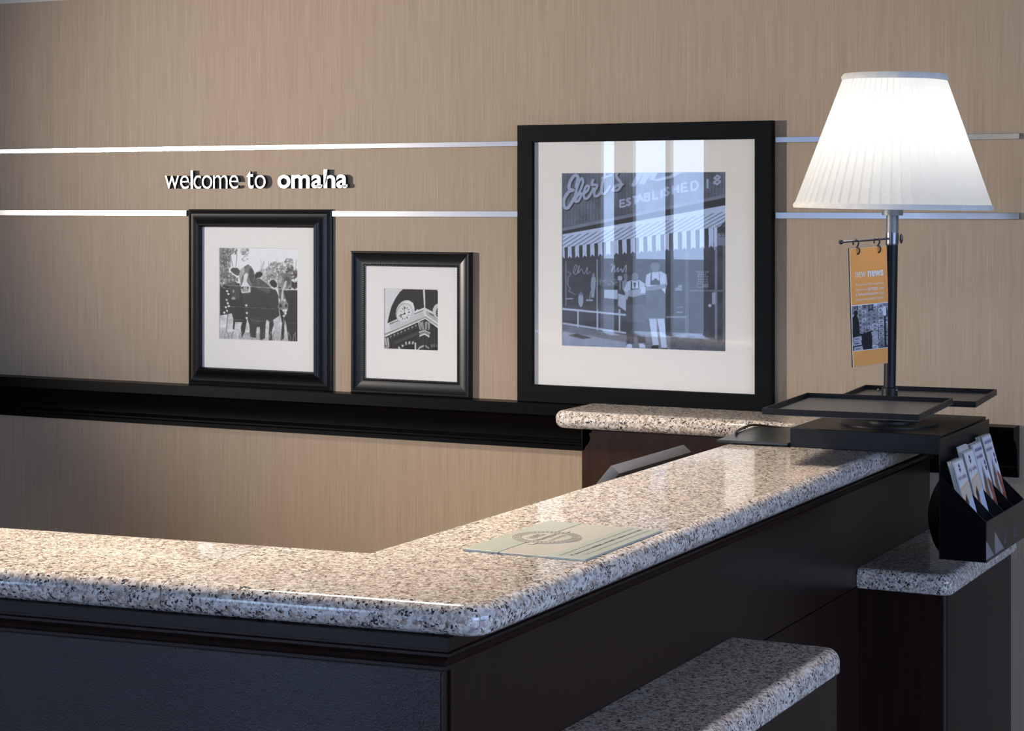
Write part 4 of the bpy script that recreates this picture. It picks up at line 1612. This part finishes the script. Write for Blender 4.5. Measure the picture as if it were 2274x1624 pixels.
tube('sign_rod', [rodp(.012), rodp(.1385)], .0024, 'steel', stand, 12)
bm = bmesh.new()
bmesh.ops.create_uvsphere(bm, u_segments=16, v_segments=12, radius=.0050, matrix=Matrix.Translation(rodp(.1410)))
bmobj('rod_ball', bm, 'hook', stand, True)

# pleated shade
Z0, Z1, R0, R1 = 1.5530, 1.8180, .1975, .1015
NP, SUB = 58, 6
V, F = [], []
rows = 8
cols = NP * SUB
for j in range(rows + 1):
    t = j / rows
    for k in range(cols):
        a = 2 * math.pi * k / cols
        ph = (k % SUB) / SUB
        saw = (ph if ph < .86 else (1 - ph) / .14 * .86)
        rng = random.Random(k // SUB)
        amp = .0042 * (1 - .45 * t) * (.75 + .5 * rng.random())
        r = R0 + (R1 - R0) * t + amp * (saw - .4)
        V.append(TILT @ Vector((LP.x + r * math.cos(a), LP.y + r * math.sin(a), Z0 + (Z1 - Z0) * t)))
for j in range(rows):
    for k in range(cols):
        k2 = (k + 1) % cols
        F.append((j * cols + k, j * cols + k2, (j + 1) * cols + k2, (j + 1) * cols + k))
shade = obj('lamp_shade', V, F, 'cloth', stand, False)


def band(name, z0, z1, r0, r1, th):
    prof_ = [(r0 - th, z0), (r0 + th * .6, z0 - .001), (r0 + th, (z0 + z1) / 2), (r1 + th * .6, z1 + .001), (r1 - th, z1), (r0 - th, z0)]
    n = 96
    V, F = [], []
    for (r, z) in prof_[:-1]:
        for k in range(n):
            a = 2 * math.pi * k / n
            V.append(TILT @ Vector((LP.x + r * math.cos(a), LP.y + r * math.sin(a), z)))
    m = len(prof_) - 1
    for i in range(m):
        for k in range(n):
            k2, i2 = (k + 1) % n, (i + 1) % m
            F.append((i * n + k, i * n + k2, i2 * n + k2, i2 * n + k))
    return obj(name, V, F, 'clothband', shade, True, 50)


band('top_trim', Z1 - .008, Z1 + .003, R1 + .003, R1 - .0005, .0030)
band('bottom_trim', Z0 - .004, Z0 + .005, R0 + .0010, R0 - .0015, .0028)
bm = bmesh.new()
bmesh.ops.create_icosphere(bm, subdivisions=2, radius=.026, matrix=TILT @ Matrix.Translation((LP.x, LP.y, 1.672)))
bmobj('bulb', bm, 'bulb', stand, True)

# ------------------------------------------------------------------ hanging orange sign and its hooks
sign = thing('hanging_sign', tuple(rodp(.067) - Vector((0, 0, .26))), 'narrow orange notice panel reading new news, hung beside the lamp pole', 'sign')
SW, SHH = .1035, .2395
ex = (-RV + Vector((0, 0, .042))).normalized()
ez = RN
ey = ez.cross(ex).normalized()
org = rodp(.1195) + Vector((0, 0, -.0135)) - ey * SHH + RN * .0005
SM = basis(org, ex, ey, ez)
bm = box_bm(0, SW, 0, SHH, -.0030, 0, 0)
bm.transform(SM)
bmobj('panel', bm, 'blackplastic', sign)
bm = box_bm(.0004, SW - .0004, .0004, SHH - .0004, 0, .0008, 0)
bm.transform(SM)
bmobj('face_card', bm, 'white', sign)


def on_sign(name, x0, x1, y0, y1, mat, z=.0011):
    return obj(name, [SM @ Vector(p) for p in ((x0, y0, z), (x1, y0, z), (x1, y1, z), (x0, y1, z))], [(0, 1, 2, 3)], mat, sign)


yp0, yp1 = .0330, .1230
on_sign('orange_field', .0010, SW - .0008, yp1 + .0016, SHH - .0010, 'orange')
on_sign('orange_field', .0010, SW - .0008, .0008, yp0 - .0012, 'orange')


def paint_news():
    c = Canvas(90, 84, lambda x, y: (x, y), .30, 11)
    rg = random.Random(4)
    c.rect(0, 0, 1, .5, .55, 1, .1, 10)
    for (x, y0, y1, w_, n) in ((.02, .0, .9, .17, 9), (.17, .0, .7, .12, 8), (.27, .12, .66, .13, 6), (.41, .10, .66, .12, 6),
                               (.53, .04, 1.0, .17, 12), (.71, .02, .98, .16, 11), (.88, .08, .95, .12, 10)):
        for k in range(n):
            ya = y0 + (y1 - y0) * k / n
            yb = y0 + (y1 - y0) * (k + .86) / n
            v = rg.uniform(.55, .88)
            sk = rg.uniform(-.012, .012)
            c.poly([(x, ya + sk), (x + w_ * .92, ya - sk), (x + w_ * .92, yb - sk), (x, yb + sk)], v)
            c.rect(x + w_ * .2, ya + (yb - ya) * .35, x + w_ * rg.uniform(.5, .75), ya + (yb - ya) * .8, rg.uniform(.2, .5), .8)
    c.rect(.60, 0, .70, .05, .9)
    c.rect(.85, .08, .92, .28, .95)
    c.poly([(.30, 0), (.40, 0), (.38, .08), (.32, .08)], .35)
    c.rect(.45, 0, .58, .14, .22)
    c.rect(.47, .02, .55, .10, .5)
    c.rect(.14, .0, .17, .10, .15)
    c.ell(.11, .17, .055, .06, .13)
    c.poly([(.02, .26), (.08, .20), (.15, .22), (.19, .38), (.20, .62), (.28, .64), (.55, .58), (.52, 1), (.30, 1), (.02, .98)], .14)
    for (x, y) in ((.06, .70), (.05, .80), (.08, .92)):
        c.poly([(x - .04, y), (x + .18, y - .02), (x + .20, y + .08), (x - .04, y + .09)], .74)
        c.rect(x, y + .03, x + .12, y + .05, .3)
    for (x, y) in ((.50, .62), (.52, .76)):
        c.poly([(x, y), (x + .16, y - .02), (x + .20, y + .10), (x + .04, y + .12)], .70, 1, .06, 12)
    c.rect(.865, .30, .905, .98, .14)
    c.rect(.935, .15, .97, .30, .3)
    im = c.result()
    return im * np.array([.97, .97, 1.02])


print_mesh('news_photo', paint_news(), SM @ Matrix.Translation((.0010, yp0, .0011)), SW - .0018, yp1 - yp0, 'print', sign)
tx0, tx1 = .0135, SW - .0125
tx = lambda f: tx0 + (tx1 - tx0) * f
flat_text('headline_text', 'new', SM, tx(0), tx(.37), .1795, .1905, 'white', sign, 0.0, .0014)
flat_text('headline_text', 'news', SM, tx(.44), tx(1.0), .1790, .1912, 'white', sign, .028, .0014)
ROWS = [[('We are proud to offer our guests with a', 0, 1, 0)],
        [('digital version of', 0, .41, 0), ('USA TODAY', .43, .78, .02), (', located', .80, 1, 0)],
        [('at', 0, .04, 0), ('ThePoint.USAToday.com', .07, .78, .02), ('. Printed', .80, 1, 0)],
        [('newspapers are available in the lobby.', 0, 1, 0)]]
for k, row in enumerate(ROWS):
    y = .1610 - k * .0099
    for (s, a, b, off) in row:
        flat_text('notice_text', s, SM, tx(a), tx(b), y, y + .0062, 'white', sign, off, .0014)


def s_hook(s, label):
    """S hook: upper loop over the rod, lower loop through the panel."""
    c = rodp(s)
    pts = []
    f = RN
    top = c + Vector((0, 0, -.0035))
    for k in range(15):
        a = math.radians(-60 + 275 * (1 - k / 14))      # over the rod, open at the back
        pts.append(top + f * (.0068 * math.cos(a)) + Vector((0, 0, .0068 * math.sin(a))) + RV * (.0030 * (1 - k / 14) - .002))
    low = c + Vector((0, 0, -.0195)) + f * .0022
    for k in range(11):
        a = math.radians(120 - 215 * k / 10)
        pts.append(low + f * (.0058 * math.cos(a)) + Vector((0, 0, .0068 * math.sin(a))) - RV * .003)
    o = tube('s_hook', pts, .0017, 'hook', None, 8)
    tag(o, label, 'hook', 'hooks holding the orange sign')


s_hook(.1010, 'black S hook nearest the ball end of the sign rod')
s_hook(.0430, 'black S hook nearest the lamp pole on the sign rod')

# ------------------------------------------------------------------ leaflet rack
rack = thing('leaflet_rack', (-.955, -.54, .872), 'black four-pocket leaflet rack with clear front hanging off the stand', 'rack')
HX0, HX1 = -1.0010, -.9130
HY0, HY1 = -.7020, -.3720
ZB, ZF, ZBK = .8730, .9510, 1.0350
HT = .0028


def side_plate(name, y, mat='blackplastic', shrink=0.0, zb=ZB):
    pr = [(HX0, zb), (HX1 - shrink, zb), (HX1 - shrink, ZF - .001 - shrink), (HX0, ZBK - shrink)]
    V = [(x, y, z) for x, z in pr] + [(x, y + HT, z) for x, z in pr]
    F = [(0, 1, 2, 3), (4, 5, 6, 7)] + [(k, (k + 1) % 4, 4 + (k + 1) % 4, 4 + k) for k in range(4)]
    return obj(name, V, F, mat, rack)


pw = (HY1 - HY0) / 4
side_plate('end_plate', HY0)
side_plate('end_plate', HY1 - HT)
for k in (1, 2, 3):
    side_plate('divider', HY0 + k * pw - HT / 2, 'blackplastic', .003, ZB + .0026)
box('back_plate', HX0 - .0026, HX0 - .0001, HY0, -.305, ZB, 1.105, 'blackplastic', rack, .0005)
box('bottom_plate', HX0, HX1, HY0 + HT, HY1 - HT, ZB, ZB + .0025, 'blackplastic', rack)
box('clear_front', HX1 - .0006, HX1 + .0018, HY0 + .0005, HY1 - .0005, ZB, ZF, 'acrylic', rack)
# bent plastic sheet behind the back plate
V, F = [], []
NK = 16
for k in range(NK + 1):
    t = k / NK
    z = 1.030 - t * .150
    xx = HX0 - .0045 - .026 * math.sin(math.pi * t) ** .8 - .010 * t
    for y in (-.655, -.655 + .0012):
        V.append((xx, y, z))
    V.append((xx, -.40, z))
for k in range(NK):
    F.append((3 * k, 3 * k + 2, 3 * k + 5, 3 * k + 3))
V2 = [(x - .0012, y, z) for (x, y, z) in V]
nV = len(V)
V = V + V2
F2 = [tuple(nV + i for i in f)[::-1] for f in F]
F3 = []
for k in range(NK):
    F3.append((3 * k, 3 * k + 3, nV + 3 * k + 3, nV + 3 * k))
    F3.append((3 * k + 2, 3 * k + 5, nV + 3 * k + 5, nV + 3 * k + 2))
F3.append((0, 2, nV + 2, nV))
F3.append((3 * NK, 3 * NK + 2, nV + 3 * NK + 2, nV + 3 * NK))
obj('bent_sheet', V, F + F2 + F3, 'blackplastic', rack, True, 40)


# leaflets
def paint_cover(kind):
    c = Canvas(40, 100, lambda x, y: (x, y), (.88, .89, .93), 20 + kind)
    if kind == 0:
        c.poly([(0, 0), (1, 0), (1, .22), (0, .26)], (.90, .90, .92))
        c.poly([(.38, .045), (.46, .03), (.54, .045), (.56, .09), (.46, .12), (.36, .09)], (.13, .14, .36))
        c.rect(.38, .070, .54, .082, (.9, .9, .95))
        x = .10
        cols = [(.30, .31, .42)] * 4 + [(.88, .40, .42)] * 2 + [(.30, .31, .42)] * 6
        for k, cl in enumerate(cols):
            c.ell(x, .175, .030, .017, cl)
            c.ell(x, .175, .014, .009, (.88, .89, .93))
            if k in (0, 3, 7, 8, 9):
                c.line([(x + .03, .14), (x + .03, .175)], .018, cl)
            if k in (2, 6, 11):
                c.line([(x + .03, .175), (x + .03, .215)], .018, cl)
            x += .072
        c.poly([(0, .27), (1, .22), (1, .25), (0, .30)], (.86, .74, .58))
        c.poly([(0, .30), (1, .26), (1, .66), (0, .58)], (.85, .79, .70), 1, .03)
        c.poly([(.2, .40), (.42, .34), (.52, .46), (.50, .62), (.38, .68), (.24, .56)], (.22, .13, .09))
        c.poly([(.40, .46), (.50, .44), (.54, .58), (.44, .66), (.36, .60)], (.84, .62, .52))
        c.poly([(.50, .42), (1, .38), (1, 1), (.62, 1), (.46, .66)], (.80, .84, .93))
        c.poly([(0, .58), (.46, .66), (.62, 1), (0, 1)], (.82, .76, .68))
    else:
        c.rect(0, 0, 1, .3, (.88, .88, .92))
        for (y, a, b) in ((.045, .10, .86), (.115, .10, .74)):
            x = a
            k = 0
            while x < b:
                cl = (.33, .34, .55) if not (y > .1 and .22 < x < .34) else (.80, .45, .45)
                c.ell(x + .02, y + .012, .026, .016, cl)
                if k % 3 == 0:
                    c.line([(x + .04, y - .018), (x + .04, y + .02)], .016, cl)
                x += .058
                k += 1
        c.poly([(.10, .45), (.42, .16), (.60, .32), (1, .40), (1, 1), (0, 1), (0, .55)], (.72, .73, .80))
        c.poly([(.18, .42), (.42, .22), (.55, .40), (.50, .70), (.30, .86), (.16, .60)], (.42, .36, .30), 1, .06, 8)
        c.poly([(.14, .42), (.24, .36), (.30, .60), (.26, .84), (.10, .60)], (.60, .42, .30), 1, .06, 8)
        c.poly([(.62, .36), (.95, .34), (1, .70), (.80, .92), (.40, .90), (.50, .60)], (.62, .33, .26), 1, .14, 10)
        c.ell(.72, .52, .08, .03, (.86, .62, .52), .5)
        c.ell(.62, .70, .10, .04, (.75, .42, .30), .2)
        c.poly([(.50, .40), (.62, .38), (.66, .60), (.52, .66)], (.80, .80, .86))
        c.poly([(.55, .13), (.80, .24), (1, .30), (1, .42), (.74, .34)], (.92, .93, .97))
        c.ell(.82, .225, .09, .055, (.16, .17, .42))
        c.rect(.74, .215, .90, .232, (.9, .9, .95))
        c.poly([(.86, .72), (1, .60), (1, 1), (.70, 1)], (.20, .24, .55))
    return c.result()


covers = {0: paint_cover(0), 1: paint_cover(1)}
LW = .0700


def leaflet_matrix(yc, layer, lean, rise, skew):
    # leaflets lean back; bottom edge stands near the front of the pocket
    bx = HX1 - .0135 - layer * .0019
    b = Vector((bx, yc, ZB + .0030 + rise))
    up = Vector((-math.sin(lean), skew, math.cos(lean))).normalized()
    right = Vector((0, 1, 0))
    right = (right - up * right.dot(up)).normalized()
    nrm = right.cross(up)
    return basis(b - right * (LW / 2), right, up, nrm)


PK = [(0, .190, 7, .27), (0, .198, 8, .26), (1, .205, 7, .27), (1, .212, 8, .26)]
POCKET = ['pocket farthest from the wall', 'second pocket from the free end', 'second pocket from the wall', 'pocket nearest the wall']
for k, (kind, LH, n, lean) in enumerate(PK):
    yc = HY0 + (k + .5) * pw
    for j in range(n):
        rise = .0025 * random.random() * (1 if j else 0) + (0.010 if (k == 1 and j > 5) else 0)
        mt = leaflet_matrix(yc + random.uniform(-.0012, .0012), j, lean, rise, 0.0)
        t = thing('leaflet', tuple(mt.translation + mt.to_3x3() @ Vector((LW / 2, 0, 0))),
                  ('%s leaflet, front one in the rack %s' if j == 0 else '%s leaflet stacked behind another in the rack %s')
                  % ('cream portrait' if kind == 0 else 'food photo', POCKET[k]), 'leaflet', 'leaflets in the rack')
        bm = box_bm(0, LW, 0, LH, -.00165, 0, 0)
        bm.transform(mt)
        bmobj('paper_fold', bm, 'paper', t)
        if j == 0:
            print_mesh('cover_print', covers[kind], mt @ Matrix.Translation((0.0003, 0.0003, .00015)), LW - .0006, LH - .0006, 'glossprint', t)
# two white cards lying at the bottom behind the clear front
for (yc, lab) in ((HY0 + .5 * pw, 'white card behind the clear rack front, in the pocket farthest from the wall'),
                  (HY0 + 1.5 * pw, 'white card behind the clear rack front, in the second pocket from the free end')):
    x = HX1 - .0022
    V = [(x, yc - .036, ZB + .0028), (x, yc + .036, ZB + .0028), (x - .0012, yc - .036, ZB + .046)]
    V += [(a - .0008, b, c_) for (a, b, c_) in V]
    F = [(0, 1, 2), (5, 4, 3), (0, 1, 4, 3), (1, 2, 5, 4), (2, 0, 3, 5)]
    tag(obj('card', V, F, 'white'), lab, 'card', 'cards in the rack front')

# ------------------------------------------------------------------ black pad, cable, monitor behind the counter
pad = thing('desk_pad', (-1.39, -.56, TOP), 'thin black two-piece board lying on the granite beside the lamp stand', 'board')
mp_ = about(-1.391, -.565, 3.5)
box('board_panel', -.078, .070, -.132, .0005, TOP + .0035, TOP + .0085, 'pad', pad, .0006, 2, mp_)
box('board_panel', -.078, .070, .0020, .132, TOP + .0035, TOP + .0085, 'pad', pad, .0006, 2, mp_)
for (x, y) in ((-.05, -.10), (.05, -.10), (-.05, .10), (.05, .10)):
    box('rubber_foot', x - .006, x + .006, y - .006, y + .006, TOP + .0002, TOP + .0036, 'cable', pad, 0, 2, mp_)
P = [(-1.452, -.610, 1.0823), (-1.462, -.585, 1.0826), (-1.472, -.525, 1.0826), (-1.474, -.465, 1.084), (-1.466, -.428, 1.080), (-1.445, -.408, 1.076),
     (-1.41, -.400, 1.0735), (-1.36, -.402, 1.0730), (-1.318, -.41, 1.0730)]
q = [Vector(p) for p in P]
q = [q[0]] + q + [q[-1]]
sm = []
for i in range(1, len(q) - 2):
    for j in range(6):
        t = j / 6
        a, b, c_, d = q[i - 1], q[i], q[i + 1], q[i + 2]
        sm.append(0.5 * ((2 * b) + (c_ - a) * t + (2 * a - 5 * b + 4 * c_ - d) * t * t + (3 * b - a - 3 * c_ + d) * t ** 3))
sm.append(q[-1])
tag(tube('power_cable', sm, .0027, 'cable', None, 8), 'thin black cable looping from the black board to the lamp stand', 'cable')

mon = thing('tilted_monitor', (-1.56, -.95, .9), 'grey flat monitor leaning back behind the inner edge of the granite', 'monitor')
dn = Vector((-.64, 0, -.768)).normalized()
tk = Vector((.81, 0, -.586)).normalized()
tk = (tk - dn * tk.dot(dn)).normalized()
MM = basis(Vector((-1.505, -1.129, 1.074)), Vector((0, 1, 0)), dn, tk)
bm = box_bm(0, .359, 0, .235, 0, .0225, .0015)
bm.transform(MM)
bmobj('housing', bm, 'monitor', mon, True)
bm = box_bm(.012, .347, .012, .223, -.0008, -.0001, 0)
bm.transform(MM)
bmobj('screen', bm, 'screen', mon)
ac = MM @ Vector((.18, .12, .0225))
tube('support_arm', [ac, ac + Vector((.05, 0, -.04)), (-1.407, ac.y, ac.z - .06)], .012, 'blackmetal', mon, 12)
